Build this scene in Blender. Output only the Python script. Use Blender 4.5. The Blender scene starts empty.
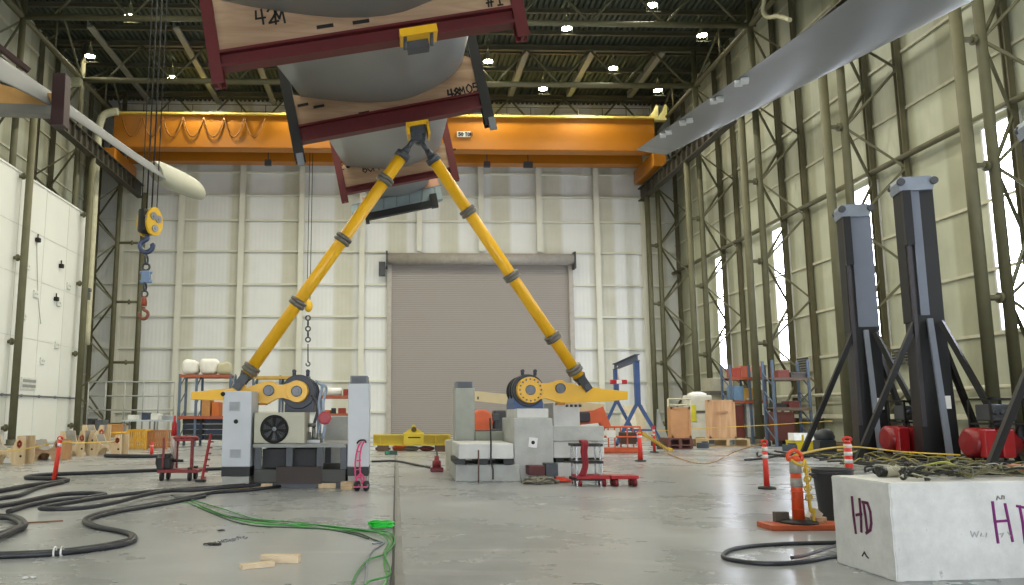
import bpy, bmesh, math, random
from mathutils import Vector as V, Matrix
random.seed(7)
SC = bpy.context.scene
COL = SC.collection
R = math.radians

# ---------------------------------------------------------------- camera
FPX, PHI, TH, CAMH = 830.0, R(1.5), R(8.36), 1.6
PPX = 396 + FPX * math.tan(PHI)
PPY = 292.5
FW = V((math.sin(PHI) * math.cos(TH), math.cos(PHI) * math.cos(TH), math.sin(TH)))
RT = V((math.cos(PHI), -math.sin(PHI), 0))
UP = RT.cross(FW)
CAM = V((0, 0, CAMH))


def ray(px, py):
    return FW + RT * ((px - PPX) / FPX) + UP * ((PPY - py) / FPX)


def A(px, py, Y):
    r = ray(px, py)
    return CAM + r * (Y / r.y)


def AX(px, py, X):
    r = ray(px, py)
    return CAM + r * (X / r.x)


def AZ(px, py, Z):
    r = ray(px, py)
    return CAM + r * ((Z - CAMH) / r.z)


def F(px, py, z=0.0):
    return AZ(px, py, z)


def onplane(px, py, p0, n):
    r = ray(px, py)
    return CAM + r * ((p0 - CAM).dot(n) / r.dot(n))


cd = bpy.data.cameras.new('camera')
cd.sensor_fit = 'HORIZONTAL'
cd.sensor_width = 36
cd.lens = FPX / 1024 * 36
cd.shift_x = (512 - PPX) / 1024
cd.clip_end = 500
cam = bpy.data.objects.new('camera', cd)
COL.objects.link(cam)
M4 = Matrix((RT, UP, -FW)).transposed().to_4x4()
M4.translation = CAM
cam.matrix_world = M4
SC.camera = cam

# ---------------------------------------------------------------- materials
MC = {}


def lin(h):
    h = h.lstrip('#')
    out = []
    for i in (0, 2, 4):
        c = int(h[i:i + 2], 16) / 255
        out.append(c / 12.92 if c <= .04045 else ((c + .055) / 1.055) ** 2.4)
    return out


def M(name, hx, rough=.6, metal=0., var=.12, scale=3., bump=0., emit=0., spec=.5, coat=0.):
    if name in MC:
        return MC[name]
    m = bpy.data.materials.new(name)
    m.use_nodes = True
    nt = m.node_tree
    b = nt.nodes['Principled BSDF']
    c = lin(hx)
    b.inputs['Roughness'].default_value = rough
    b.inputs['Metallic'].default_value = metal
    b.inputs['Specular IOR Level'].default_value = spec
    b.inputs['Coat Weight'].default_value = coat
    if emit:
        b.inputs['Base Color'].default_value = (*c, 1)
        b.inputs['Emission Color'].default_value = (*c, 1)
        b.inputs['Emission Strength'].default_value = emit
    else:
        tc = nt.nodes.new('ShaderNodeTexCoord')
        n = nt.nodes.new('ShaderNodeTexNoise')
        n.inputs['Scale'].default_value = scale
        n.inputs['Detail'].default_value = 5
        nt.links.new(tc.outputs['Object'], n.inputs['Vector'])
        rp = nt.nodes.new('ShaderNodeValToRGB')
        rp.color_ramp.elements[0].position = .3
        rp.color_ramp.elements[1].position = .7
        rp.color_ramp.elements[0].color = (*[x * (1 - var) for x in c], 1)
        rp.color_ramp.elements[1].color = (*[min(1, x * (1 + var * .6)) for x in c], 1)
        nt.links.new(n.outputs['Fac'], rp.inputs['Fac'])
        nt.links.new(rp.outputs['Color'], b.inputs['Base Color'])
        if bump:
            bn = nt.nodes.new('ShaderNodeBump')
            bn.inputs['Strength'].default_value = bump
            bn.inputs['Distance'].default_value = .02
            n2 = nt.nodes.new('ShaderNodeTexNoise')
            n2.inputs['Scale'].default_value = scale * 6
            nt.links.new(tc.outputs['Object'], n2.inputs['Vector'])
            nt.links.new(n2.outputs['Fac'], bn.inputs['Height'])
            nt.links.new(bn.outputs['Normal'], b.inputs['Normal'])
    MC[name] = m
    return m


def wood_mat(name, hx, hx2, axis=0, scale=2.0):
    if name in MC:
        return MC[name]
    m = bpy.data.materials.new(name)
    m.use_nodes = True
    nt = m.node_tree
    b = nt.nodes['Principled BSDF']
    b.inputs['Roughness'].default_value = .65
    tc = nt.nodes.new('ShaderNodeTexCoord')
    mp = nt.nodes.new('ShaderNodeMapping')
    s = [scale * 5] * 3
    s[axis] = scale * .6
    mp.inputs['Scale'].default_value = s
    n = nt.nodes.new('ShaderNodeTexNoise')
    n.inputs['Scale'].default_value = 1.5
    n.inputs['Detail'].default_value = 6
    n.inputs['Distortion'].default_value = .8
    rp = nt.nodes.new('ShaderNodeValToRGB')
    rp.color_ramp.elements[0].position = .3
    rp.color_ramp.elements[1].position = .68
    rp.color_ramp.elements[0].color = (*lin(hx2), 1)
    rp.color_ramp.elements[1].color = (*lin(hx), 1)
    nt.links.new(tc.outputs['Object'], mp.inputs['Vector'])
    nt.links.new(mp.outputs['Vector'], n.inputs['Vector'])
    nt.links.new(n.outputs['Fac'], rp.inputs['Fac'])
    nt.links.new(rp.outputs['Color'], b.inputs['Base Color'])
    MC[name] = m
    return m


# ---------------------------------------------------------------- mesh builder
class MB:
    def __init__(s):
        s.bm = bmesh.new()

    def _q(s, pts, faces, smooth=()):
        vs = [s.bm.verts.new(p) for p in pts]
        for i, f in enumerate(faces):
            try:
                fc = s.bm.faces.new([vs[k] for k in f])
                if smooth is True or i in smooth:
                    fc.smooth = True
            except ValueError:
                pass
        return vs

    def box(s, c, d, rot=None, bev=0.):
        c = V(c)
        h = [x / 2 for x in d]
        pts = []
        for z in (-1, 1):
            for x, y in ((-1, -1), (1, -1), (1, 1), (-1, 1)):
                p = V((x * h[0], y * h[1], z * h[2]))
                if rot is not None:
                    p = rot @ p
                pts.append(c + p)
        vs = s._q(pts, [(3, 2, 1, 0), (4, 5, 6, 7), (0, 1, 5, 4), (1, 2, 6, 5), (2, 3, 7, 6), (3, 0, 4, 7)])
        if bev:
            es = {e for v in vs for e in v.link_edges}
            bmesh.ops.bevel(s.bm, geom=list(es), offset=bev, segments=2, affect='EDGES', profile=.5)
        return s

    def box2(s, lo, hi, bev=0.):
        return s.box([(a + b) / 2 for a, b in zip(lo, hi)], [abs(b - a) for a, b in zip(lo, hi)], None, bev)

    def pbox(s, x0, y0, x1, y1, Y, d, bev=0.):
        """box whose front face is the picture rectangle on the plane Y"""
        a, b = A(x0, y1, Y), A(x1, y0, Y)
        return s.box2((a.x, Y, a.z), (b.x, Y + d, b.z), bev)

    def bar(s, p, q, w, h, up=V((0, 0, 1))):
        p, q = V(p), V(q)
        d = (q - p)
        L = d.length
        d.normalize()
        if abs(d.dot(up)) > .98:
            up = V((0, 1, 0))
        x = d.cross(up).normalized()
        y = x.cross(d)
        pts = []
        for e in (p, q):
            for a, b in ((-1, -1), (1, -1), (1, 1), (-1, 1)):
                pts.append(e + x * (a * w / 2) + y * (b * h / 2))
        s._q(pts, [(3, 2, 1, 0), (4, 5, 6, 7), (0, 1, 5, 4), (1, 2, 6, 5), (2, 3, 7, 6), (3, 0, 4, 7)])
        return s

    def ibeam(s, p, q, w, h, t=.03, up=V((0, 0, 1))):
        p, q = V(p), V(q)
        d = (q - p).normalized()
        u = up
        if abs(d.dot(u)) > .98:
            u = V((0, 1, 0))
        x = d.cross(u).normalized()
        y = x.cross(d)
        s.bar(p + y * (h / 2 - t / 2), q + y * (h / 2 - t / 2), w, t, up)
        s.bar(p - y * (h / 2 - t / 2), q - y * (h / 2 - t / 2), w, t, up)
        s.bar(p, q, t, h - 2 * t, up)
        return s

    def lathe(s, c, axis, prof, n=24, cap=True):
        c = V(c)
        ax = V(axis).normalized()
        t = V((0, 0, 1)) if abs(ax.z) < .9 else V((1, 0, 0))
        x = ax.cross(t).normalized()
        y = ax.cross(x)
        rings = []
        for (h, r) in prof:
            if r <= 1e-6:
                rings.append([s.bm.verts.new(c + ax * h)])
            else:
                rings.append([s.bm.verts.new(c + ax * h + (x * math.cos(2 * math.pi * i / n) + y * math.sin(2 * math.pi * i / n)) * r) for i in range(n)])
        for k in range(len(rings) - 1):
            a, b = rings[k], rings[k + 1]
            steep = abs(prof[k][1] - prof[k + 1][1]) > 2.5 * abs(prof[k][0] - prof[k + 1][0])
            for i in range(n):
                j = (i + 1) % n
                if len(a) == 1 and len(b) == 1:
                    continue
                vs = [a[0], b[i], b[j]] if len(a) == 1 else ([a[i], b[0], a[j]] if len(b) == 1 else [a[i], b[i], b[j], a[j]])
                f = s.bm.faces.new(vs)
                f.smooth = not steep
        if cap:
            if len(rings[0]) > 1:
                s.bm.faces.new(rings[0])
            if len(rings[-1]) > 1:
                s.bm.faces.new(rings[-1][::-1])
        return s

    def tube(s, p, q, r, r2=None, n=12):
        p, q = V(p), V(q)
        return s.lathe(p, q - p, [(0, r), ((q - p).length, r if r2 is None else r2)], n)

    def path(s, pts, r, n=6, sub=4, closed=False, flat=1.0):
        pts = [V(p) for p in pts]
        if sub > 1 and len(pts) > 2:
            o = []
            N = len(pts)
            rng = range(N if closed else N - 1)
            for i in rng:
                p0 = pts[(i - 1) % N] if closed or i > 0 else pts[i]
                p1 = pts[i]
                p2 = pts[(i + 1) % N]
                p3 = pts[(i + 2) % N] if closed or i + 2 < N else p2
                for k in range(sub):
                    t = k / sub
                    o.append(.5 * ((2 * p1) + (p2 - p0) * t + (2 * p0 - 5 * p1 + 4 * p2 - p3) * t * t + (3 * p1 - p0 - 3 * p2 + p3) * t ** 3))
            if not closed:
                o.append(pts[-1])
            pts = o
        rings = []
        N = len(pts)
        prev = None
        for i, p in enumerate(pts):
            if closed:
                d = pts[(i + 1) % N] - pts[i - 1]
            else:
                d = pts[min(i + 1, N - 1)] - pts[max(i - 1, 0)]
            if d.length < 1e-9:
                d = V((1, 0, 0))
            d.normalize()
            if prev is None:
                t = V((0, 0, 1)) if abs(d.z) < .9 else V((1, 0, 0))
                x = d.cross(t).normalized()
            else:
                x = prev - d * prev.dot(d)
                x = x.normalized() if x.length > 1e-6 else d.orthogonal().normalized()
            prev = x
            y = d.cross(x)
            rings.append([s.bm.verts.new(p + (x * math.cos(2 * math.pi * k / n) + y * (flat * math.sin(2 * math.pi * k / n))) * r) for k in range(n)])
        for i in range(N if closed else N - 1):
            a, b = rings[i], rings[(i + 1) % N]
            for k in range(n):
                j = (k + 1) % n
                f = s.bm.faces.new((a[k], a[j], b[j], b[k]))
                f.smooth = True
        if not closed:
            s.bm.faces.new(rings[0][::-1])
            s.bm.faces.new(rings[-1])
        return s

    def torus(s, c, axis, Rr, r, n=24, m=8):
        ax = V(axis).normalized()
        x = ax.orthogonal().normalized()
        y = ax.cross(x)
        return s.path([V(c) + (x * math.cos(2 * math.pi * i / n) + y * math.sin(2 * math.pi * i / n)) * Rr for i in range(n)], r, m, 1, True)

    def prism(s, pts, vec, holes=None):
        """planar polygon pts (3-D) pushed along vec"""
        pts = [V(p) for p in pts]
        vec = V(vec)
        n = len(pts)
        a = [s.bm.verts.new(p) for p in pts]
        b = [s.bm.verts.new(p + vec) for p in pts]
        s.bm.faces.new(a[::-1])
        s.bm.faces.new(b)
        for i in range(n):
            j = (i + 1) % n
            s.bm.faces.new((a[i], a[j], b[j], b[i]))
        return s

    def ball(s, c, r, sq=(1, 1, 1), n=14, m=8, jit=0.):
        c = V(c)
        rings = []
        for i in range(m + 1):
            th = math.pi * i / m
            if i in (0, m):
                rings.append([s.bm.verts.new(c + V((0, 0, r * sq[2] * math.cos(th))))])
            else:
                rings.append([s.bm.verts.new(c + V((r * sq[0] * math.sin(th) * math.cos(2 * math.pi * k / n), r * sq[1] * math.sin(th) * math.sin(2 * math.pi * k / n), r * sq[2] * math.cos(th))) * (1 + random.uniform(-jit, jit))) for k in range(n)])
        for i in range(m):
            a, b = rings[i], rings[i + 1]
            for k in range(n):
                j = (k + 1) % n
                vs = [a[0], b[k], b[j]] if len(a) == 1 else ([a[k], b[0], a[j]] if len(b) == 1 else [a[k], b[k], b[j], a[j]])
                f = s.bm.faces.new(vs)
                f.smooth = True
        return s

    def stroke(s, pts, w, nrm, lift=.006):
        """a painted line: flat ribbon lying just off a surface with normal nrm"""
        nrm = V(nrm).normalized()
        pts = [V(p) + nrm * lift for p in pts]
        for i in range(len(pts) - 1):
            p, q = pts[i], pts[i + 1]
            d = (q - p)
            if d.length < 1e-6:
                continue
            d.normalize()
            x = d.cross(nrm) * (w / 2)
            e = d * (w * .35)
            s._q([p - x - e, p + x - e, q + x + e, q - x + e, p - x - e - nrm * lift * .8, p + x - e - nrm * lift * .8, q + x + e - nrm * lift * .8, q - x + e - nrm * lift * .8],
                 [(0, 1, 2, 3), (4, 5, 1, 0), (5, 6, 2, 1), (6, 7, 3, 2), (7, 4, 0, 3)])
        return s

    def write(s, txt, o, ux, uy, h, w, nrm, gap=.25, lift=.006):
        o, ux, uy = V(o), V(ux).normalized(), V(uy).normalized()
        x = 0.
        for ch in txt:
            if ch == ' ':
                x += h * .45
                continue
            for pl in GL[ch]:
                s.stroke([o + ux * (x + a * h * .6) + uy * (b * h) for a, b in pl], w, nrm, lift)
            x += h * (.6 * max(a for pl in GL[ch] for a, b in pl) + gap)
        return s

    def build(s, name, mat, parent=None, loc=None):
        bmesh.ops.recalc_face_normals(s.bm, faces=s.bm.faces[:])
        me = bpy.data.meshes.new(name)
        if parent is not None:
            off = ORG[parent.name]
        elif loc is not None:
            off = V(loc)
        else:
            vs = [v.co for v in s.bm.verts]
            off = V(((min(v.x for v in vs) + max(v.x for v in vs)) / 2, (min(v.y for v in vs) + max(v.y for v in vs)) / 2, min(v.z for v in vs)))
        for v in s.bm.verts:
            v.co -= off
        s.bm.to_mesh(me)
        s.bm.free()
        me.materials.append(mat)
        o = bpy.data.objects.new(name, me)
        COL.objects.link(o)
        ORG[o.name] = off
        if parent is not None:
            o.parent = parent
        else:
            o.location = off
        return o


ORG = {}
GL = {
    '4': [[(.7, 0), (.7, 1)], [(.1, .95), (.0, .42), (1, .42)]],
    '2': [[(0, .8), (.3, 1), (.8, .95), (.9, .7), (.5, .35), (0, 0), (1, .05)]],
    'M': [[(0, 0), (.1, 1), (.5, .35), (.95, 1), (1.05, 0)]],
    '#': [[(.25, 0), (.4, 1)], [(.65, 0), (.8, 1)], [(0, .35), (1, .38)], [(.05, .68), (1.05, .7)]],
    '1': [[(.2, .8), (.45, 1), (.45, 0)], [(.1, 0), (.8, 0)]],
    '8': [[(.5, .52), (.1, .75), (.5, 1), (.9, .75), (.5, .52), (0, .25), (.5, 0), (1, .25), (.5, .52)]],
    '0': [[(.5, 0), (.05, .3), (.05, .7), (.5, 1), (.95, .7), (.95, .3), (.5, 0)]],
    'O': [[(.5, 0), (.05, .3), (.05, .7), (.5, 1), (.95, .7), (.95, .3), (.5, 0)]],
    '5': [[(.9, 1), (.15, 1), (.1, .55), (.6, .6), (.95, .35), (.6, .02), (0, .08)]],
    '6': [[(.8, 1), (.2, .6), (.05, .25), (.5, 0), (.9, .25), (.6, .5), (.1, .35)]],
    '3': [[(.05, .9), (.5, 1), (.9, .78), (.4, .54), (.95, .28), (.5, 0), (0, .1)]],
    'E': [[(.9, 1), (0, 1), (0, 0), (.9, 0)], [(0, .52), (.7, .52)]],
    'H': [[(0, 0), (.03, 1)], [(.95, 0), (.9, 1)], [(0, .48), (.95, .5)]],
    'D': [[(.05, 0), (0, 1), (.6, .85), (.95, .5), (.7, .12), (.05, 0)]],
    'T': [[(.5, 0), (.5, 1)], [(0, 1), (1, 1)]],
    'N': [[(0, 0), (0, 1), (.9, 0), (.9, 1)]],
}


def tag(o, label=None, cat=None, group=None, kind=None):
    if label:
        o['label'] = label
    if cat:
        o['category'] = cat
    if group:
        o['group'] = group
    if kind:
        o['kind'] = kind
    return o


def thing(name, label, cat, loc, group=None, kind=None):
    o = bpy.data.objects.new(name, None)
    o.empty_display_size = .2
    COL.objects.link(o)
    o.location = loc
    ORG[o.name] = V(loc)
    return tag(o, label, cat, group, kind)


def solo(mb, name, mat, label, cat, group=None, kind=None):
    return tag(mb.build(name, mat), label, cat, group, kind)


def struct(mb, name, mat, parent=None):
    o = mb.build(name, mat, parent)
    if parent is None:
        o['kind'] = 'structure'
    return o


def dup(root, loc, rz=0., label=None, scale=None):
    r = root.copy()
    COL.objects.link(r)
    r.location = loc
    r.rotation_euler = (0, 0, rz)
    if scale:
        r.scale = scale
    if label:
        r['label'] = label
    for ch in list(root.children):
        c = ch.copy()
        COL.objects.link(c)
        c.parent = r
        for g in ch.children:
            d = g.copy()
            COL.objects.link(d)
            d.parent = c
    return r


# ---- palette
steel = M('olive_steel', '#5f5d45', .62, 0, .15, 1.5)
steel_dark = M('dark_olive_steel', '#504e3e', .55, 0, .15, 1.5)
cream = M('cream_paint', '#d9d8cb', .5, 0, .06, .8)
white = M('white_paint', '#e6e6e2', .45, 0, .06, 2)
black = M('black_steel', '#0c0c0e', .5, 0, .2, 4)
rubber = M('black_rubber', '#222325', .6, 0, .2, 8)
hosem = M('grey_black_hose', '#2b2d33', .45, 0, .25, 6)
yellow = M('yellow_paint', '#f2b91e', .35, 0, .08, 2)
craneyel = M('crane_orange_yellow', '#ad6c12', .4, 0, .08, .5)
redfr = M('dark_red_paint', '#5a0c10', .5, 0, .15, 3)
red = M('red_paint', '#b3202a', .4, 0, .12, 3)
orange = M('safety_orange', '#e8502a', .45, 0, .1, 5)
ply = wood_mat('plywood', '#bb9c7e', '#957659', 0, .8)
plylight = wood_mat('pale_plywood', '#d9c3a0', '#bfa37c', 2, .8)
lumber = wood_mat('lumber', '#cdb391', '#a98a63', 0, 2)
conc = M('concrete_block', '#bbbcb9', .8, 0, .16, 2.5, .3)
conclight = M('pale_concrete', '#d8d8d6', .75, 0, .1, 2.5, .2)
cabgrey = M('cabinet_grey', '#c6cad0', .45, 0, .05, 2)
grey = M('mid_grey_steel', '#7d8186', .45, .2, .1, 3)
greyd = M('dark_grey_steel', '#45484d', .45, .2, .15, 3)
navy = M('navy_paint', '#0d1930', .42, 0, .1, 3)
bluem = M('blue_paint', '#3a5a92', .45, 0, .1, 3)
chrome = M('bright_metal', '#b9bdc2', .25, .9, .05, 3)
inkblack = M('black_marker', '#15130f', .7)
purple = M('purple_spray_paint', '#7d1f6f', .7, 0, .2, 12)
beigem = M('beige_paint', '#bcb9a6', .5, 0, .06, 3)
greenm = M('green_cable', '#5fae5a', .5)
yelltape = M('yellow_tape', '#d9b43c', .5)
LAMP_E, SKY_E, EXPO = 1350., 8., .15
# ================================================================ THE HALL
XA, XB, XW = 19.6, 20.45, 22.5
LXA, LXB, LXW = -20.2, -21.2, -23.6
YS = [62.75 - 8.95 * k for k in range(8)]
YB = 65.0
ZCH = A(692, 86, 53.8).z          # truss bottom chord
ZD = A(560, 52, 55.).z            # roof deck underside
YF = -14.0


def node_mat(name):
    m = bpy.data.materials.new(name)
    m.use_nodes = True
    return m, m.node_tree, m.node_tree.nodes['Principled BSDF'], m.node_tree.nodes.new('ShaderNodeTexCoord')


def N(nt, t, **kw):
    n = nt.nodes.new(t)
    for k, v in kw.items():
        if k in n.inputs:
            n.inputs[k].default_value = v
        else:
            setattr(n, k, v)
    return n


# --- floor
m, nt, b, tc = node_mat('polished_concrete_floor')
L = nt.links.new
n1 = N(nt, 'ShaderNodeTexNoise', Scale=.35, Detail=8, Roughness=.65)
n2 = N(nt, 'ShaderNodeTexNoise', Scale=2.2, Detail=6, Roughness=.7)
n3 = N(nt, 'ShaderNodeTexNoise', Scale=.55, Detail=4, Distortion=1.2)
mp = N(nt, 'ShaderNodeMapping')
mp.inputs['Scale'].default_value = (.45, 1.6, 1)
L(tc.outputs['Object'], n1.inputs['Vector'])
L(tc.outputs['Object'], n2.inputs['Vector'])
L(tc.outputs['Object'], mp.inputs['Vector'])
L(mp.outputs['Vector'], n3.inputs['Vector'])
r1 = N(nt, 'ShaderNodeValToRGB')
r1.color_ramp.elements[0].position = .28
r1.color_ramp.elements[1].position = .72
r1.color_ramp.elements[0].color = (*lin('#888b8d'), 1)
r1.color_ramp.elements[1].color = (*lin('#adb0b2'), 1)
L(n1.outputs['Fac'], r1.inputs['Fac'])
mx = N(nt, 'ShaderNodeMixRGB', blend_type='OVERLAY')
mx.inputs['Fac'].default_value = .09
L(r1.outputs['Color'], mx.inputs['Color1'])
L(n2.outputs['Fac'], mx.inputs['Color2'])
# worn pale scuffs
r3 = N(nt, 'ShaderNodeValToRGB')
r3.color_ramp.elements[0].position = .6
r3.color_ramp.elements[1].position = .75
L(n3.outputs['Fac'], r3.inputs['Fac'])
mul = N(nt, 'ShaderNodeMath', operation='MULTIPLY')
L(r3.outputs['Color'], mul.inputs[0])
L(n2.outputs['Fac'], mul.inputs[1])
mx2 = N(nt, 'ShaderNodeMixRGB')
L(mul.outputs[0], mx2.inputs['Fac'])
L(mx.outputs['Color'], mx2.inputs['Color1'])
mx2.inputs['Color2'].default_value = (*lin('#c2c2bf'), 1)
L(mx2.outputs['Color'], b.inputs['Base Color'])
rr = N(nt, 'ShaderNodeMapRange')
rr.inputs['To Min'].default_value = .16
rr.inputs['To Max'].default_value = .4
L(n1.outputs['Fac'], rr.inputs['Value'])
L(rr.outputs['Result'], b.inputs['Roughness'])
bp = N(nt, 'ShaderNodeBump', Strength=.02, Distance=.01)
L(n2.outputs['Fac'], bp.inputs['Height'])
L(bp.outputs['Normal'], b.inputs['Normal'])
floor_m = m
struct(MB().box2((-26, YF, -.4), (26, YB + 1, 0)), 'floor', floor_m)
joint_m = M('floor_joint', '#83837f', .6, 0, .2, 3)
t1 = MB()
t1.box2((.0, YF, 0), (.085, 60, .004))
struct(t1, 'trim_1', joint_m)
struct(MB().box2((-.035, YF, 0), (-.005, 60, .0035)), 'trim_2', M('floor_joint_gap', '#4c4a46', .8))


# --- walls
def clad_mat(name, base, dark, stripe, sx):
    m, nt, b, tc = node_mat(name)
    L = nt.links.new
    b.inputs['Roughness'].default_value = .5
    sp = N(nt, 'ShaderNodeSeparateXYZ')
    L(tc.outputs['Object'], sp.inputs[0])
    a = N(nt, 'ShaderNodeMath', operation='MULTIPLY')
    L(sp.outputs[sx], a.inputs[0])
    a.inputs[1].default_value = stripe
    fr = N(nt, 'ShaderNodeMath', operation='FRACT')
    L(a.outputs[0], fr.inputs[0])
    rp = N(nt, 'ShaderNodeValToRGB')
    rp.color_ramp.interpolation = 'LINEAR'
    e = rp.color_ramp.elements
    e[0].position = 0
    e[0].color = (*lin(dark), 1)
    e[1].position = .35
    e[1].color = (*lin(base), 1)
    for p, c in ((.28, dark), (.9, base), (.98, dark)):
        q = e.new(p)
        q.color = (*lin(c), 1)
    L(fr.outputs[0], rp.inputs['Fac'])
    n = N(nt, 'ShaderNodeTexNoise', Scale=.7, Detail=6)
    L(tc.outputs['Object'], n.inputs['Vector'])
    mx = N(nt, 'ShaderNodeMixRGB', blend_type='OVERLAY')
    mx.inputs['Fac'].default_value = .22
    L(rp.outputs['Color'], mx.inputs['Color1'])
    L(n.outputs['Fac'], mx.inputs['Color2'])
    L(mx.outputs['Color'], b.inputs['Base Color'])
    # fine ribs of the sheeting
    w = N(nt, 'ShaderNodeMath', operation='MULTIPLY')
    L(sp.outputs[sx], w.inputs[0])
    w.inputs[1].default_value = 20.
    s = N(nt, 'ShaderNodeMath', operation='SINE')
    L(w.outputs[0], s.inputs[0])
    bp = N(nt, 'ShaderNodeBump', Strength=.12, Distance=.02)
    L(s.outputs[0], bp.inputs['Height'])
    L(bp.outputs['Normal'], b.inputs['Normal'])
    return m


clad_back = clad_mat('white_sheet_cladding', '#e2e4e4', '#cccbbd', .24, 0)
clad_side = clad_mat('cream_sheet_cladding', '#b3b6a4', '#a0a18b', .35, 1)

# roll-up door opening
DX0, DX1 = A(391, 400, YB - .7).x, A(573, 400, YB - .7).x
DZ = A(480, 262, YB - .7).z
wb = MB()
wb.box2((-24, YB, 0), (DX0, YB + .3, ZD + .5))
wb.box2((DX1, YB, 0), (23, YB + .3, ZD + .5))
wb.box2((DX0, YB, DZ), (DX1, YB + .3, ZD + .5))
wallb = struct(wb, 'wall_back', clad_back)
# girts and posts of the back wall (its frame)
g = MB()
for y in (172, 195, 220, 251, 284, 316, 348, 381, 412):
    z = A(300, y, YB - .3).z
    segs = [(LXW, XW)] if z > DZ + .9 else [(LXW, DX0 - .4), (DX1 + .4, XW)]
    for a_, b_ in segs:
        g.box2((a_, YB - .22, z - .07), (b_, YB, z + .07))
for y in (20,):
    pass
z = ZD - 3
g.box2((LXW, YB - .22, z - .09), (XW, YB, z + .09))
struct(g, 'wall_girt', cream, wallb)
for px in (120, 180, 241, 301, 362, 419.5, 481.5, 540, 597.5, 645):
    x = A(px, 251, YB - .4).x
    c = MB()
    z0 = DZ + .9 if DX0 < x < DX1 else 0
    c.ibeam((x, YB - .32, z0), (x, YB - .32, ZD - .6), .42, .36, .04)
    struct(c, 'wall_post', cream, wallb)

dm, nt, b, tc = node_mat('taupe_roller_slats')
b.inputs['Base Color'].default_value = (*lin('#97908c'), 1)
b.inputs['Roughness'].default_value = .55
sp = N(nt, 'ShaderNodeSeparateXYZ')
nt.links.new(tc.outputs['Object'], sp.inputs[0])
wv = N(nt, 'ShaderNodeMath', operation='MULTIPLY')
wv.inputs[1].default_value = 42.
nt.links.new(sp.outputs[2], wv.inputs[0])
sn = N(nt, 'ShaderNodeMath', operation='SINE')
nt.links.new(wv.outputs[0], sn.inputs[0])
bp = N(nt, 'ShaderNodeBump', Strength=.25, Distance=.03)
nt.links.new(sn.outputs[0], bp.inputs['Height'])
nt.links.new(bp.outputs['Normal'], b.inputs['Normal'])
door = struct(MB().box2((DX0, YB - .12, 0), (DX1, YB + .05, DZ + .2)), 'door_1', dm)
fr = MB()
fr.box2((DX0 - .35, YB - .35, 0), (DX0, YB - .02, DZ + .2))
fr.box2((DX1, YB - .35, 0), (DX1 + .35, YB - .02, DZ + .2))
struct(fr, 'door_guide', M('door_guide_grey', '#b3ada6', .5), door)
dr = MB()
za, zb_ = A(480, 265, YB - .7).z, A(480, 253.5, YB - .7).z
r_ = (zb_ - za) / 2
dr.lathe((DX0 - .3, YB - .75, (za + zb_) / 2), (1, 0, 0), [(0, 0), (.001, r_), (DX1 - DX0 + .6, r_), (DX1 - DX0 + .601, 0)], 20)
struct(dr, 'door_drum', M('door_drum', '#a39d95', .55), door)
br = MB()
for x in (DX0 - .45, DX1 + .3):
    br.box2((x, YB - 1.2, za - .3), (x + .14, YB - .3, zb_ + .1))
br.box2((DX0 - 1.0, YB - .9, za - .9), (DX0 - .5, YB - .4, za + .2))
struct(br, 'door_bracket', greyd, door)

# right wall with tall slot windows
wz0, wz1 = 4.7, 12.4
wins = []
for k in range(1, 7):
    Yc = YS[k] + 1.35
    wins.append((Yc - .15, Yc + 1.75))
wr = MB()
edges = sorted(wins)
y = YF
for a_, b_ in edges:
    wr.box2((XW, y, 0), (XW + .3, a_, ZD + .5))
    wr.box2((XW, a_, 0), (XW + .3, b_, wz0))
    wr.box2((XW, a_, wz1), (XW + .3, b_, ZD + .5))
    y = b_
wr.box2((XW, y, 0), (XW + .3, YB + .3, ZD + .5))
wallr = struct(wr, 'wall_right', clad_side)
g = MB()
for z in (2.2, 4.6, 7.0, 9.6, 15.0, 17.6, 20.2, 22.6, 25.0):
    g.box2((XW - .09, YF, z - .06), (XW, YB, z + .06))
struct(g, 'wall_girt', M('girt_cream', '#c4c2ae', .5), wallr)
g = MB()
zg = AX(860, 195, XW).z
zg = 12.75
g.tube((XW - .35, YF, zg), (XW - .35, YB, zg), .13)
struct(g, 'wall_rail', steel, wallr)
g = MB()
g.tube((XW - .3, YF, 2.6), (XW - .3, YB, 2.6), .09)
g.box2((XW - .45, YF, 1.4), (XW - .12, YB, 1.62))
struct(g, 'wall_conduit', M('pale_conduit', '#cfccb8', .5), wallr)
winm = M('daylit_window_pane', '#eaf0ff', .3, emit=16.0)
winfr = M('window_frame_white', '#dcdce0', .4)
for i, (a_, b_) in enumerate(edges):
    p = struct(MB().box2((XW + .1, a_, wz0), (XW + .14, b_, wz1)), 'window_%d' % (i + 1), winm)
    f_ = MB()
    f_.box2((XW - .06, a_ - .08, wz0 - .08), (XW + .1, a_ + .02, wz1 + .08))
    f_.box2((XW - .06, b_ - .02, wz0 - .08), (XW + .1, b_ + .08, wz1 + .08))
    f_.box2((XW - .06, a_, wz0 - .08), (XW + .1, b_, wz0))
    f_.box2((XW - .06, a_, wz1), (XW + .1, b_, wz1 + .08))
    for zz in (7.2, 9.8):
        f_.box2((XW + .02, a_, zz - .03), (XW + .1, b_, zz + .03))
    struct(f_, 'window_frame', winfr, p)

# left wall
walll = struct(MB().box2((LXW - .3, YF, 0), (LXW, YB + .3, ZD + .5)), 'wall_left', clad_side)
g = MB()
for z in (2.2, 4.6, 7.0, 9.6, 12.4, 15.0, 17.6, 20.2, 22.6, 25.0):
    g.box2((LXW, YF, z - .06), (LXW + .09, YB, z + .06))
struct(g, 'wall_girt', MC['girt_cream'], walll)
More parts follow.
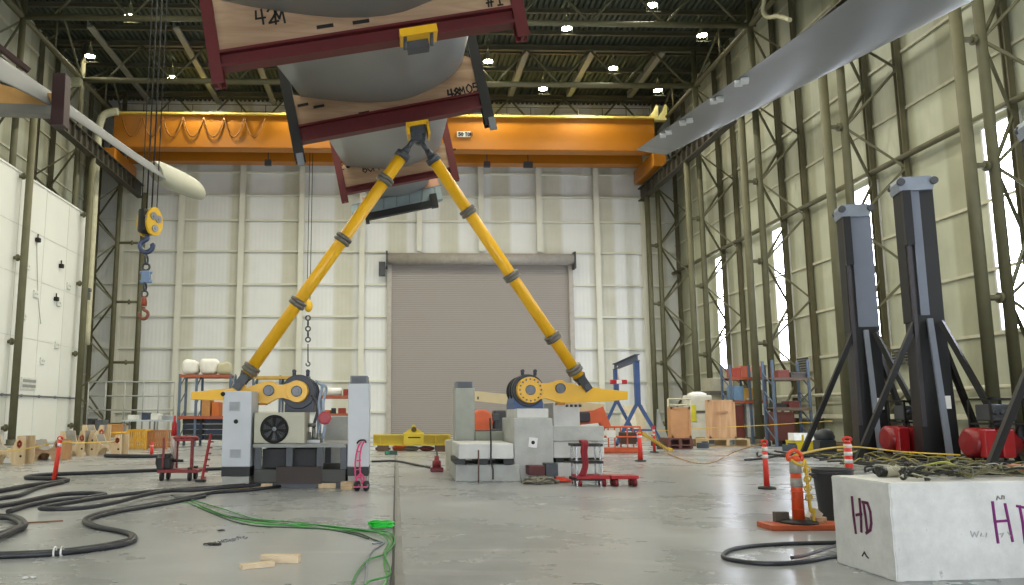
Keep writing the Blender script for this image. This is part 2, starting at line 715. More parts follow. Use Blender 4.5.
# the white insulated partition in front of it
XP = -20.75
PY1 = 55.3
zp = A(87, 216, AX(87, 216, XP).y).z
pan = struct(MB().box2((XP - .25, YF, 0), (XP, PY1, zp)), 'wall_partition', M('white_panel', '#e4e6e0', .17, 0, .03, .5))
sm_ = M('panel_seam', '#c6c8c2', .6)
g = MB()
zs = AX(40, 396.5, XP).z
for z in (zs,):
    g.tube((XP + .1, 8, z), (XP + .1, PY1, z), .05)
    for k in range(20):
        g.box((XP + .05, 10 + k * 2.3, z), (.1, .1, .16))
struct(g, 'wall_conduit', grey, pan)
g = MB()
for z in (zs + 3.2, zs + 6.6, zs + 9.3):
    g.box2((XP, YF, z - .02), (XP + .012, PY1, z + .02))
yy = PY1
while yy > 5:
    g.box2((XP, yy - .015, 0), (XP + .012, yy + .015, zp))
    yy -= 3.4
struct(g, 'wall_seam', sm_, pan)
g = MB()
g.box2((XP - .3, YF, zp), (XP + .06, PY1, zp + .1))
struct(g, 'wall_cap', white, pan)

# unseen front wall, added with a low opening that shapes the incoming sky light
wf = MB()
wf.box2((-24, YF - .3, 0), (-10, YF, ZD + .5))
wf.box2((10, YF - .3, 0), (23, YF, ZD + .5))
wf.box2((-10, YF - .3, 7), (10, YF, ZD + .5))
struct(wf, 'wall_unseen_front', clad_back)
# --- roof deck (corrugated) with purlins
deck_m = M('olive_roof_deck', '#424a3e', .55, .1, .12, .5)
d = MB()
xs = []
x = LXW
pitch = .36
prof = []
while x < XW:
    prof += [(x, 0), (x + pitch * .42, 0), (x + pitch * .55, .16), (x + pitch * .87, .16)]
    x += pitch
va, vb = [], []
for (x, z) in prof:
    va.append(d.bm.verts.new((x, YF, ZD + z)))
    vb.append(d.bm.verts.new((x, YB, ZD + z)))
for i in range(len(prof) - 1):
    d.bm.faces.new((va[i], va[i + 1], vb[i + 1], vb[i]))
d.box2((LXW - .3, YF, ZD + .3), (XW + .3, YB + .3, ZD + .45))
ceil = struct(d, 'ceiling', deck_m)
yy = 63.6
while yy > 26:
    p_ = MB()
    p_.ibeam((LXW, yy, ZD - .17), (XW, yy, ZD - .17), .2, .32, .03)
    struct(p_, 'purlin', steel_dark, ceil)
    yy -= 2.98
# pale bracing channels that run away from the viewer under the deck
pal = M('pale_galvanised', '#8f9085', .5, .2, .06, 2)
for px, y0, py1 in ((111, 51.0, 64.5), (191, 51.0, 64.5), (255, 51, 64.5), (345, 53.8, 64.5), (455, 53.8, 64.5), (524, 53.8, 62.0), (589, 53.8, 62.0), (657, 53.8, 62.0)):
    x = A(px, 52, 55).x
    q = MB()
    q.box2((x - .2, y0, ZD - .52), (x + .2, py1, ZD - .36))
    q.box2((x - .2, y0, ZD - .36), (x - .16, py1, ZD - .05))
    struct(q, 'roof_brace', pal, ceil)

# --- roof trusses
TN = {0: 'roof truss above the orange bridge crane, beside the far end wall', 1: 'roof truss crossing the hall just in front of the orange bridge crane',
      2: 'roof truss crossing the hall over the saddle lettered 42 M', 3: 'roof truss nearest the viewer, high over the machines'}
for k in (0, 1, 2):
    Y = YS[k]
    t = thing('roof_truss', TN[k], 'truss', (0, Y, ZCH), 'olive steel roof trusses')
    q = MB()
    q.tube((LXB, Y, ZCH), (XB, Y, ZCH), .17)
    q.build('bottom_chord', steel, t)
    q = MB()
    q.ibeam((LXW, Y, ZD - .28), (XW, Y, ZD - .28), .3, .4, .04)
    q.build('top_chord', steel_dark, t)
    x0 = A(524, 52, 55).x
    st = 4.38
    nodes = [x0 + st * j for j in range(-6, 5)]
    for x in nodes:
        if not LXB < x < XB:
            continue
        for s_ in (-1, 1):
            xe = max(LXB, min(XB, x + s_ * st / 2))
            q = MB()
            q.tube((x, Y, ZD - .4), (xe, Y, ZCH), .075, None, 8)
            q.build('diagonal', steel, t)
    for s_, xe in ((-1, LXB), (1, XB)):
        q = MB()
        q.tube((xe, Y, ZCH), (xe + s_ * 1.9, Y, ZD - .5), .11, None, 8)
        q.build('end_brace', steel, t)
for s_, xe, nm in ((1, XB, 'eave truss running along the wall of tall bright windows'), (-1, LXB, 'eave truss running along the wall above the white partition')):
    t = thing('eave_truss', nm, 'truss', (xe, 20, ZCH))
    q = MB()
    q.tube((xe, 14, ZCH), (xe, YB - .3, ZCH), .15)
    q.build('bottom_chord', steel, t)
    for k in range(5):
        for j in (0, 1):
            y0 = YS[k] - j * 4.475
            q = MB()
            q.tube((xe, y0, ZCH if j == 0 else ZD - .4), (xe + .3, y0 - 4.475, ZD - .4 if j == 0 else ZCH), .08, None, 8)
            q.build('diagonal', steel, t)
        q = MB()
        q.tube((xe, YS[k] - 4.475, ZCH), (xe, YS[k] - 4.475, ZD), .07, None, 8)
        q.build('post', steel, t)

# --- lattice columns
ZRUN = AX(642, 197, XA).z - .3
CL = ['lattice column in the far corner under the end of the crane runway', 'lattice column standing behind the pale tank and plywood crate',
      'lattice column standing behind the shelving rack and yellow skip', 'lattice column rising just behind the black mast nearest the shelving rack',
      'lattice column nearest the white concrete block', '', '', '']
CLL = ['lattice column in the far corner with white bags racking beside it', 'lattice column at the end of the white partition', 'dark column standing against the white partition near its vents', '', '']


def lattice(side, k, label):
    xa, xb, xw = (XA, XB, XW - .2) if side > 0 else (LXA, LXB, LXW + .2)
    Y = YS[k]
    if k == 0 and side < 0:
        xa, xb = -19.4, -21.3
    t = thing('lattice_column', label, 'column', (xa, Y, 0), 'crane columns along the side walls')
    MB().tube((xa, Y, 0), (xa, Y, ZRUN), .2, None, 16).build('crane_post', steel, t)
    MB().lathe((xa, Y, 0), (0, 0, 1), [(0, .42), (.06, .42), (.07, .26), (.3, .26)], 16).build('base_plate', steel_dark, t)
    MB().tube((xb, Y, 0), (xb, Y, ZD - .3), .18, None, 16).build('chord', steel, t)
    for dy in (-1.28, 1.28):
        MB().ibeam((xw, Y + dy, 0), (xw, Y + dy, ZD - .2), .24, .26, .04).build('chord', M('olive_chord', '#625e48', .6, 0, .15, 1.5), t)
    z = .9
    sg = 1 if k % 2 == 0 else -1
    h = 2.28
    j = 0
    while z < ZD - 3:
        q = MB()
        for dy in (-1.28, 1.28):
            q.bar((xb, Y, z), (xw, Y + dy, z + h), .1, .1)
            q.bar((xw, Y + dy, z + h), (xb, Y, z + 2 * h), .1, .1)
        q.build('lacing', steel, t)
        if z < ZRUN:
            q = MB()
            q.tube((xa, Y, z), (xb, Y, z), .1)
            q.tube(((xa + xb) / 2 + .1, Y, z), ((xa + xb) / 2 + .2, Y, z), .19)
            q.build('stub', steel, t)
        z += 2 * h
        j += 1
    return t


for k in range(5):
    lattice(1, k, CL[k])
for k in range(3):
    lattice(-1, k, CLL[k])

# --- crane runways
run_m = M('runway_brown_black', '#3a362b', .6, 0, .2, 1)
for xa, lab in ((XA, 'dark crane runway girder carried on the columns by the tall windows'), (LXA, 'dark crane runway girder carried on the columns by the white partition')):
    t = thing('crane_runway', lab, 'girder', (xa, 40, ZRUN), 'crane runways')
    q = MB()
    q.ibeam((xa, 12, ZRUN + .52), (xa, YB - .7, ZRUN + .52), .5, 1.04, .06)
    for j in range(50):
        q.box((xa - (.12 if xa > 0 else -.12), 13 + j, ZRUN + .52), (.24, .05, .94))
    q.build('girder', run_m, t)
    MB().box2((xa - .05, 12, ZRUN + 1.04), (xa + .05, YB - .8, ZRUN + 1.16)).build('rail', greyd, t)

# --- bridge crane
YC = 59.4
cz0, cz1 = A(300, 149., YC).z, A(300, 115.5, YC).z
cxl, cxr = A(113, 140, YC).x, A(655, 140, YC).x
t = thing('bridge_crane', 'orange-yellow overhead bridge crane spanning the hall with a 50 ton plate', 'crane', (0, YC, cz0))
q = MB()
q.box2((cxl, YC, cz0 + .02), (cxr, YC + 1.0, cz1 - .02), .03)
q.box2((cxl, YC - .06, cz0 + (cz1 - cz0) * .03), (cxr, YC + .02, cz0 + (cz1 - cz0) * .06))
girder = q.build('box_girder', craneyel, t)
q = MB()
q.box2((cxl, YC + 3.2, cz0 + .02), (cxr, YC + 4.2, cz1 - .02), .03)
q.build('box_girder', craneyel, t)
q = MB()
q.box2((cxl, YC - .25, cz1 - .04), (cxr, YC + 1.1, cz1 + .1))
q.build('walkway', M('bright_yellow_walkway', '#e0c860', .5), t)
q = MB()
nb = 22
for j in range(nb + 1):
    x = cxl + (cxr - cxl) * j / nb
    q.box((x, YC + .95, cz1 + .62), (.05, .05, 1.1))
for zz in (.62, 1.15):
    q.box(((cxl + cxr) / 2, YC + .95, cz1 + zz), (cxr - cxl, .04, .04))
q.build('handrail', steel_dark, t)
for x in (cxl - .2, cxr + .2):
    q = MB()
    q.box2((x - .5, YC - .3, cz0 - 1.2), (x + .5, YC + 4.8, cz0 - .1), .05)
    q.build('end_truck', craneyel, t)
q = MB()
for j in range(7):
    x = cxl + .6 + j * 1.5
    zt = cz1 - .25
    q.path([(x, YC - .1, zt), (x + .35, YC - .12, zt - 1.1), (x + .75, YC - .12, zt - 1.5), (x + 1.15, YC - .12, zt - 1.1), (x + 1.5, YC - .1, zt)], .05, 6, 4)
q.build('festoon_cable', M('festoon_brown', '#8a5a18', .6), t)
sg_ = MB().pbox(457, 131.5, 470.5, 136.8, YC - .1, .05).build('capacity_plate', white, t)
pl = A(457, 136.8, YC - .1)
ph = A(457, 131.5, YC - .1).z - pl.z
MB().write('50 TON', pl + V((.12, 0, ph * .2)), (1, 0, 0), (0, 0, 1), ph * .6, .06, (0, -1, 0), .2, .02).build('capacity_lettering', inkblack, sg_)
for px in (653, 662):
    q = MB()
    a_ = A(px, 120, YC + .3)
    q.prism([a_ + V((-.5, 0, 0)), a_ + V((.35, 0, 0)), a_ + V((.45, 0, 1.1)), a_ + V((.3, 0, 1.25)), a_ + V((.1, 0, .8)), a_ + V((-.3, 0, .25))], (0, .5, 0))
    q.build('end_stop', M('pale_yellow_stop', '#d8cf8c', .5), t)
for px, w_ in ((268, .5), (487, .5), (528, .7)):
    q = MB()
    a_ = V((A(px, 168, YC + 2).x, YC + 2, cz0 - .35))
    q.box(a_ + V((0, 0, .35)), (.08, .1, .7))
    q.box(a_ + V((0, 0, -.1)), (w_, .3, .45))
    q.build('underslung_bracket', greyd, t)
# pale duct beside the end of the crane
dct = MB()
p0 = A(97, 150, 58)
dct.path([p0 + V((0, 0, -14)), p0 + V((0, 0, -6)), p0 + V((0, 0, .2)), A(101, 120, 58), A(108, 113, 58), A(118, 111.5, 58)], .28, 12, 5)
solo(dct, 'duct_pipe', M('duct_pale', '#c6c3a6', .5), 'pale bent duct pipe rising beside the end of the bridge crane', 'pipe')
dct = MB()
dct.path([AX(766, -10, XB - .3), AX(763, 10, XB - .3), AX(768, 17, XB - .3), AX(778, 16, XB - .3), AX(790, 20, XB - .3)], .12, 8, 4)
solo(dct, 'wall_pipe', MC['duct_pale'], 'pale bent pipe high on the wall above the long clean blade', 'pipe')

# --- ceiling lights
lamp_em = M('lamp_glow', '#fff6d8', .3, emit=60.)
LL = [((130, 17), 'lit high bay lamp above the hoist ropes, nearest of the lamps there'), ((90, 57), 'lit high bay lamp above the narrow blade tail with a bar under it'),
      ((172, 78), 'lit high bay lamp just above the crane beam by the hoist ropes'), ((652, 6), 'lit high bay lamp at the top edge, nearest the long clean blade'),
      ((702, 36), 'lit high bay lamp closest to the wall of tall windows'), ((567, 29), 'lit flat lamp beside the red upright of the 42 M saddle'),
      ((488, 62), 'lit high bay lamp beside the black upright of the middle saddle'), ((543, 89.5), 'lit lamp on the near truss chord above the crane capacity plate'),
      ((613, 69), 'lit high bay lamp with a bar midway between the truss nodes'), ((658, 91), 'lit high bay lamp over the two pale crane end stops')]
LZ = ZD - 1.5
proto = None
for (px, py), lab in LL:
    p = AZ(px, py, LZ)
    if proto is None:
        t = thing('high_bay_lamp', lab, 'ceiling light', p, 'high bay lamps under the roof')
        MB().lathe(p + V((0, 0, .05)), (0, 0, 1), [(0, .32), (.12, .3), (.3, .16), (.5, .13), (.75, .1)], 20, False).build('reflector', M('lamp_housing', '#9a9a80', .4, .4), t)
        MB().lathe(p + V((0, 0, .02)), (0, 0, 1), [(0, 0), (.005, .29), (.05, .3), (.055, 0)], 20).build('lens', lamp_em, t)
        q = MB()
        q.tube(p + V((0, 0, .75)), p + V((0, 0, 1.4)), .04)
        q.build('hanger_rod', steel, t)
        q = MB()
        q.box(p + V((.1, 0, -.35)), (.9, .05, .05))
        q.tube(p + V((-.33, 0, -.35)), p + V((-.33, 0, .1)), .015)
        q.tube(p + V((.33, 0, -.35)), p + V((.33, 0, .1)), .015)
        q.build('bracket', steel, t)
        proto = t
    else:
        t = dup(proto, p, 0, lab)
wl = MB()
p = AX(76, 82, LXB)
wl.box(p, (.7, .5, .5), None, .05)
solo(wl, 'flood_light', M('flood_light_grey', '#b8b89a', .4, .3), 'pale flood light on a column beside the dark saddle upright of the narrow blade', 'light')
# ================================================================ BLADES
blade_m = M('blade_grey', '#7b7e7e', .36, 0, .10, .45, 0, 0, .5)
blade_white = M('blade_white_tip', '#9f9f8c', .5, 0, .06, 2)
AIR = [(-1, .36), (-.8, .285), (-.6, .22), (-.4, .16), (-.2, .11), (0, .08), (.15, .07), (.3, .08), (.5, .125), (.68, .19), (.82, .26), (.92, .34), (.98, .42), (1, .5),
       (.99, .58), (.93, .66), (.8, .74), (.6, .81), (.35, .84), (.1, .82), (-.2, .74), (-.5, .62), (-.8, .47), (-1, .385)]


def loft(secs, closed_ends=True, sub=6):
    """secs: list of rings (same count) -> smooth skin through them"""
    mb = MB()
    n = len(secs[0])
    fine = []
    for i in range(len(secs) - 1):
        p0 = secs[max(i - 1, 0)]
        p1, p2 = secs[i], secs[i + 1]
        p3 = secs[min(i + 2, len(secs) - 1)]
        for k in range(sub):
            t = k / sub
            fine.append([.5 * ((2 * b_) + (c - a) * t + (2 * a - 5 * b_ + 4 * c - d_) * t * t + (3 * b_ - a - 3 * c + d_) * t ** 3) for a, b_, c, d_ in zip(p0, p1, p2, p3)])
    fine.append(secs[-1])
    rings = [[mb.bm.verts.new(p) for p in s_] for s_ in fine]
    for a, b_ in zip(rings, rings[1:]):
        for i in range(n):
            j = (i + 1) % n
            f = mb.bm.faces.new((a[i], a[j], b_[j], b_[i]))
            f.smooth = True
    if closed_ends:
        mb.bm.faces.new(rings[0][::-1])
        mb.bm.faces.new(rings[-1])
    return mb


def sect(o, u, w, hc, th=1.):
    out = []
    # resample the airfoil smoothly
    n = len(AIR)
    for i in range(n):
        a, b_ = AIR[i]
        out.append(V(o) + u * (a * hc) + w * ((.07 + (b_ - .07) * th) * hc))
    return out


def axes(roll):
    r = R(roll)
    return V((math.cos(r), 0, math.sin(r))), V((-math.sin(r), 0, math.cos(r)))


# ---- the middle blade, clamped in four saddles. O = middle of each saddle's rail top
ST = {42: (A(367, 31, 13.2), 10.0, 2.3), 48: (A(389, 110, 19.2), 11.6, 2.02), 60: (A(398, 178, 31.2), 11.6, 1.98), 66: (A(401, 200, 37.2), 11.6, 1.45)}
o42, o48 = ST[42][0], ST[48][0]
oa = o42 + (o42 - o48) * 1.9
secs = []
for o, rl, hc, th in ((oa, 9, 2.75, 1.25), (o42, 10, 2.3, 1.05), (o48, 11.6, 2.02, .95), (ST[60][0], 11.6, 1.9, .85), (ST[66][0], 11.6, 1.4, .8), (A(405, 207, 41.), 11.6, .7, .7)):
    u, w = axes(rl)
    secs.append(sect(o + w * (.03 if o.y != ST[60][0].y else .25), u, w, hc, th))
t = thing('wind_turbine_blade', 'huge grey blade overhead, carried in the red saddles lettered 42 M and 48 M', 'blade', ST[48][0], 'wind turbine blades under test')
blade = loft(secs).build('blade_skin', blade_m, t)


def skin_pt(Y, f):
    """point on the middle blade's underside; f = index into AIR (float) between 42 and 60"""
    return None


def sawplate(o, u, w, hl, hc, th, y0, d):
    """plywood from the rail up to the blade's underside"""
    mb = MB()
    pts = [o + u * -hl, o + u * hl]
    low = [(a * hc, (.07 + (b_ - .07) * th) * hc + .03 + LIFT) for a, b_ in AIR[:14]]
    hr = low[12][1] + .05
    pts.append(o + u * hl + w * hr)
    for a, b_ in reversed(low):
        if a < hl - .05:
            pts.append(o + u * a + w * b_)
    hl_ = low[0][1]
    pts.append(o + u * -hl + w * (hl_ + .12 * (hl - hc) + .03))
    pts = [p + V((0, y0, 0)) for p in pts]
    return mb.prism(pts, (0, d, 0))


LIFT = 0.


def saddle(key, hl, rail_h, up_w, up_bot, up_top, um, rm, label, loc):
    global LIFT
    LIFT = .22 if key == 60 else 0.
    o, rl, hc = ST[key]
    u, w = axes(rl)
    th = {42: 1.05, 48: .95, 60: .85, 66: .8}[key]
    hcb = {42: 2.3, 48: 2.02, 60: 1.9, 66: 1.4}[key]
    t = thing('blade_saddle', label, 'saddle frame', o, 'plywood blade saddles in steel frames')
    d = .28
    q = MB()
    q.ibeam(o - u * hl - w * rail_h / 2, o + u * hl - w * rail_h / 2, d, rail_h, .05, w)
    q.build('bottom_rail', rm, t)
    q = MB()
    q.ibeam(o - u * hl + w * up_top, o + u * hl + w * up_top, d, rail_h, .05, w)
    q.build('top_rail', rm, t)
    for s_ in (-1, 1):
        q = MB()
        q.ibeam(o + u * (s_ * (hl + up_w / 2)) - w * up_bot, o + u * (s_ * (hl + up_w / 2)) + w * (up_top + .3), up_w, d, .05, V((0, 1, 0)))
        q.build('upright', um, t)
    pl = sawplate(o, u, w, hl, hcb, th, -.08, .16).build('plywood_plate', ply, t)
    q = MB()
    q.prism([o - u * hl + w * (up_top - rail_h / 2) + V((0, -.08, 0)), o + u * hl + w * (up_top - rail_h / 2) + V((0, -.08, 0))] +
            [o + u * (a * hcb) + w * ((.07 + (b_ - .07) * th) * hcb + .03 + LIFT) + V((0, -.08, 0)) for a, b_ in AIR[13:]], (0, .16, 0))
    q.build('upper_plywood_plate', ply, t)
    return t, o, u, w, pl


def slots(t, pts, o, u, w, Yf, ww=.28, hh=.055):
    for px, py in pts:
        p = onplane(px, py, V((0, Yf, 0)), V((0, 1, 0)))
        q = MB()
        q.bar(p - u * ww / 2 + V((0, -.012, 0)), p + u * ww / 2 + V((0, -.012, 0)), .02, hh, w)
        q.build('slot', inkblack, t)


# 42 M
t, o, u, w, pl = saddle(42, 2.47, .30, .2, .56, 2.35, redfr, redfr, 'red-framed plywood saddle lettered 42 M, the biggest and nearest', None)
Yf = 13.2 - .08
n_ = V((0, -1, 0))
P = lambda px, py: onplane(px, py, V((0, Yf, 0)), n_)
q = MB()
q.write('42', P(257, 25), u, w, .26, .035, n_, .2)
q.write('M', P(276, 24), u, w, .24, .035, n_)
q.build('lettering', inkblack, pl)
q = MB()
q.write('#1', P(487, 7), u, w, .2, .03, n_)
q.build('lettering', inkblack, pl)
slots(pl, [(325, 26.5), (361, 22)], o, u, w, Yf)
q = MB()
c = P(418, 45)
q.box(c + V((0, -.1, .12)), (.62, .42, .13), Matrix.Rotation(-R(10), 3, 'Y'))
q.build('bracket', yellow, t)
q = MB()
for s_ in (-.22, .22):
    q.tube(c + u * s_ + V((0, -.25, .08)), c + u * s_ + V((0, -.25, -.16)), .03)
q.box(c + V((0, .02, -.02)), (.36, .2, .16), Matrix.Rotation(-R(10), 3, 'Y'))
q.build('clamp_bolts', greyd, t)
# 48 M
t, o, u, w, pl = saddle(48, 2.2, .42, .24, .86, 2.1, black, redfr, 'middle plywood saddle with black uprights that the yellow struts push against', None)
Yf = 19.2 - .08
P = lambda px, py: onplane(px, py, V((0, Yf, 0)), n_)
q = MB()
q.write('48', P(449, 98.5), u, w, .22, .045, n_, .12)
q.write('M', P(460.5, 94.5), u, w, .18, .03, n_)
q.write('05', P(467.5, 93.5), u, w, .22, .035, n_, .15)
q.build('lettering', inkblack, pl)
slots(pl, [(303, 105), (319, 106.5), (364, 113)], o, u, w, Yf, .26, .06)
apex = A(418, 131, 19.2)
q = MB()
q.box(apex + V((0, .0, .12)), (.5, .5, .1), Matrix.Rotation(-R(10), 3, 'Y'))
q.box(apex + V((-.24, 0, -.02)), (.06, .5, .3), Matrix.Rotation(-R(10), 3, 'Y'))
q.box(apex + V((.24, 0, .0)), (.06, .5, .3), Matrix.Rotation(-R(10), 3, 'Y'))
q.build('bracket', yellow, t)
q = MB()
q.box(apex + V((0, 0, .0)), (.36, .4, .26), Matrix.Rotation(-R(10), 3, 'Y'), .03)
q.tube(apex + V((0, -.26, -.1)), apex + V((0, .26, -.1)), .09, None, 16)
q.build('pin_block', greyd, t)
for s_ in (-1, 1):
    q = MB()
    e = o + u * (s_ * 2.33) - w * .98
    q.box(e + V((0, -.16, .12)), (.16, .1, .3), Matrix.Rotation(-R(11), 3, 'Y'))
    q.build('end_plate', grey, t)
# 60 M
t, o, u, w, pl = saddle(60, 2.05, .26, .27, .55, 2.0, redfr, redfr, 'red-framed plywood saddle lettered 60M behind the tops of the yellow struts', None)
Yf = 31.2 - .08
P = lambda px, py: onplane(px, py, V((0, Yf, 0)), n_)
q = MB()
q.write('E', P(340, 170), u, w, .3, .04, n_)
q.ball(P(348, 166), .09, (1, .3, 1), 8, 5)
q.write('60M', P(363, 173), u, w, .32, .04, n_, .12)
q.build('lettering', inkblack, pl)
slots(pl, [(452, 150), (396, 170)], o, u, w, Yf, .3, .08)
# 66 m : the tip saddle with a grey metal trough
o, rl, hc = ST[66]
u, w = axes(rl)
t = thing('blade_saddle', 'furthest saddle with a pale blue-grey metal trough over a black bar', 'saddle frame', o, 'plywood blade saddles in steel frames')
Y6 = 37.2
k0 = A(352, 213, Y6)
k1 = A(441, 193, Y6)
uu = (k1 - k0).normalized()
ww = V((-uu.z, 0, uu.x))
Lk = (k1 - k0).length
q = MB()
q.bar(k0 + V((0, 0, -.02)), k1 + V((0, 0, -.02)), .5, .62, ww)
q.build('metal_trough', M('pale_blue_grey_metal', '#93a3a6', .4, .3, .1, 3), t)
q = MB()
for j in range(7):
    q.box(k0 + uu * (Lk * (j + .5) / 7) + V((0, -.27, .04)), (.05, .06, .5))
q.bar(k0 + V((0, -.26, .30)), k1 + V((0, -.26, .30)), .04, .05, ww)
q.build('trough_ribs', grey, t)
q = MB()
q.prism([k0 + ww * .31 + uu * .6 + V((0, -.06, 0)), k1 + ww * .31 + V((0, -.06, 0)), k1 + ww * .8 + V((0, -.06, 0)), k0 + ww * .45 + uu * 2 + V((0, -.06, 0)), k0 + ww * .6 + uu * .6 + V((0, -.06, 0))], (0, .12, 0))
q.build('plywood_plate', M('reddish_ply', '#c08e72', .6), t)
b0, b1 = A(368, 217, Y6 - .35), A(434, 203.5, Y6 - .35)
q = MB()
q.bar(b0, b1, .3, .3, ww)
q.box(b1 + V((.0, 0, .12)), (.3, .34, .62), Matrix.Rotation(-R(10), 3, 'Y'))
q.box(b0 + V((-.05, 0, .0)), (.16, .34, .6), Matrix.Rotation(-R(10), 3, 'Y'))
q.build('black_bar', black, t)
q = MB()
q.bar(k0 + V((.2, 0, .1)), b0 + V((.05, .2, 0)), .1, .1)
q.bar(k1 + V((-.2, 0, 0)), b1 + V((0, .2, .1)), .1, .1)
q.build('hanger', black, t)
# white tape patches on the middle blade's underside
for px, py, Y in ((424, 58, 15.4), (432, 60.5, 15.6), (406, 54, 15.2), (378, 156, 26.5)):
    pass

# ---- the long clean blade beside the windows
def two_edge(sts, mat, lab, name='wind_turbine_blade', tk=.12, nose=1):
    rings = []
    for le, te, th in sts:
        u = (le - te)
        hc = u.length / 2
        u.normalize()
        w = V((-u.z, 0, u.x)).normalized()
        if w.z < 0:
            w = -w
        c = (le + te) / 2
        ring = []
        for i in range(28):
            a = 2 * math.pi * i / 28
            x = math.cos(a)
            y = math.sin(a)
            tt = th * (.5 + .5 * x) ** .55 if x > -1 else 0
            yy = y * (.55 if y < 0 else 1.) * (tt * .5 + .02)
            ring.append(c + u * (x * hc) + w * (yy + tt * .22))
        rings.append(ring)
    t = thing(name, lab, 'blade', (rings[0][0] + rings[-1][0]) / 2, 'wind turbine blades under test')
    return t, rings


Lt = lambda x: 150 - .7075 * (x - 636)
Lr = lambda x: 155 - .487 * (x - 667)
te30, le30 = A(636, 150, 30), A(667, 155, 30)
te14, le14 = A(862, Lt(862), 14), A(1000, Lr(1000), 14)
te22, le22 = te14.lerp(te30, .5), le14.lerp(le30, .5)
m_ = .0
te6, le6 = te14 + (te14 - te30) * .55, le14 + (le14 - le30) * .55
t, rings = two_edge([(le6, te6, .8), (le14, te14, .6), (le22, te22, .38), (le30, te30, .12)], blade_m, 'long clean grey blade with no saddles, slanting down beside the wall of windows')
loft(rings).build('blade_skin', blade_m, t)
rblade = t
for px, py in ((663, 134), (669, 131), (683, 121.5), (690, 119), (714, 99.5), (720, 97.5), (739, 81.5), (745, 79)):
    # position along the blade from the pixel: solve on the plane of its underside
    nrm = (te14 - te30).cross(le30 - te30).normalized()
    p = onplane(px, py, te30, nrm)
    if nrm.z > 0:
        nrm = -nrm
    q = MB()
    q.box(p + nrm * .05, (.2, .3, .09), Matrix.Rotation(-R(20), 3, 'Z'), .02)
    q.build('sensor_patch', M('pale_sensor_tape', '#c9cccd', .4), t)

# ---- the narrow blade over the white partition
te, le = A(-40, 12, 12.5), A(-60, 84, 12.5)
te1, le1 = A(55, 94, 18.), A(52, 116, 18.)
te2, le2 = A(156, 158, 26.), A(150, 183, 26.)
te3, le3 = A(203, 181, 30.), A(194, 199, 30.)
for v_ in (te, te1, te2, te3):
    v_.x += 0
def flatten(te_, le_, chord):
    """keep the outline seen from here but give the section a real, mostly level chord"""
    c = (te_ + le_) / 2
    h = (te_ - le_).length
    u = V((.78, 0, -.62)).normalized()
    return c - u * chord / 2, c + u * chord / 2


st = []
for (a_, b_, ch, th) in ((te, le, 1.3, .5), (te1, le1, .75, .34), (te2, le2, .8, .26), (te3, le3, .75, .2)):
    x, y = flatten(a_, b_, ch)
    st.append((x, y, th))
t, rings = two_edge(st[:], blade_m, 'narrow grey blade ending in a pale tip above the hoist block')
full = loft(rings[:3] if False else rings).build('blade_skin', M('narrow_blade_grey', '#55585a', .6, 0, .1, .6), t)
tip = []
for k in range(2):
    pass
c2, c3 = (te2 + le2) / 2, (te3 + le3) / 2
ur = (c3 - c2).normalized()
rg = []
for f, r1, r2 in ((.05, .36, .22), (.2, .5, .28), (.55, .52, .28), (.85, .48, .26), (1.0, .4, .22), (1.06, .2, .12)):
    c = c2.lerp(c3, f)
    x = V((.5, 0, -.86)).normalized()
    y = ur.cross(x).normalized()
    rg.append([c + x * (math.cos(2 * math.pi * i / 24) * r1) + y * (math.sin(2 * math.pi * i / 24) * r2) for i in range(24)])
loft(rg).build('tip_sleeve', blade_white, t)
q = MB()
for f in (.35, .55, .75):
    c = c2.lerp(c3, f)
    x = V((.5, 0, -.86)).normalized()
    q.ball(c + x * .12 + V((0, -.3, 0)) * 1.0, .05)
q.build('tip_hole', inkblack, t)
# its saddle
Ysd = 17.0
t = thing('blade_saddle', 'dark-framed plywood saddle on the narrow blade above the white partition', 'saddle frame', A(20, 100, Ysd), 'plywood blade saddles in steel frames')
q = MB()
q.bar(A(62, 76, Ysd), A(59.5, 127, Ysd), .27, .3, V((0, 1, 0)))
q.build('upright', M('very_dark_red', '#2c0b10', .5, 0, .15, 3), t)
q = MB()
q.bar(A(54, 112, Ysd), A(-60, 108, Ysd), .3, .2)
q.build('bottom_rail', M('dusty_rail', '#75736c', .5), t)
q = MB()
q.prism([A(55, 108, Ysd), A(-60, 103, Ysd), A(-60, 82, Ysd), A(0, 84, Ysd), A(30, 92, Ysd), A(54, 93, Ysd)], (0, .15, 0))
q.build('plywood_plate', M('ochre_ply', '#b98d4f', .6, 0, .2, 3), t)
q = MB()
q.bar(A(29, 71, Ysd - .5), A(-20, 32, Ysd - 1.2), .1, .1)
q.build('top_rail', M('very_dark_red', '#2c0b10'), t)

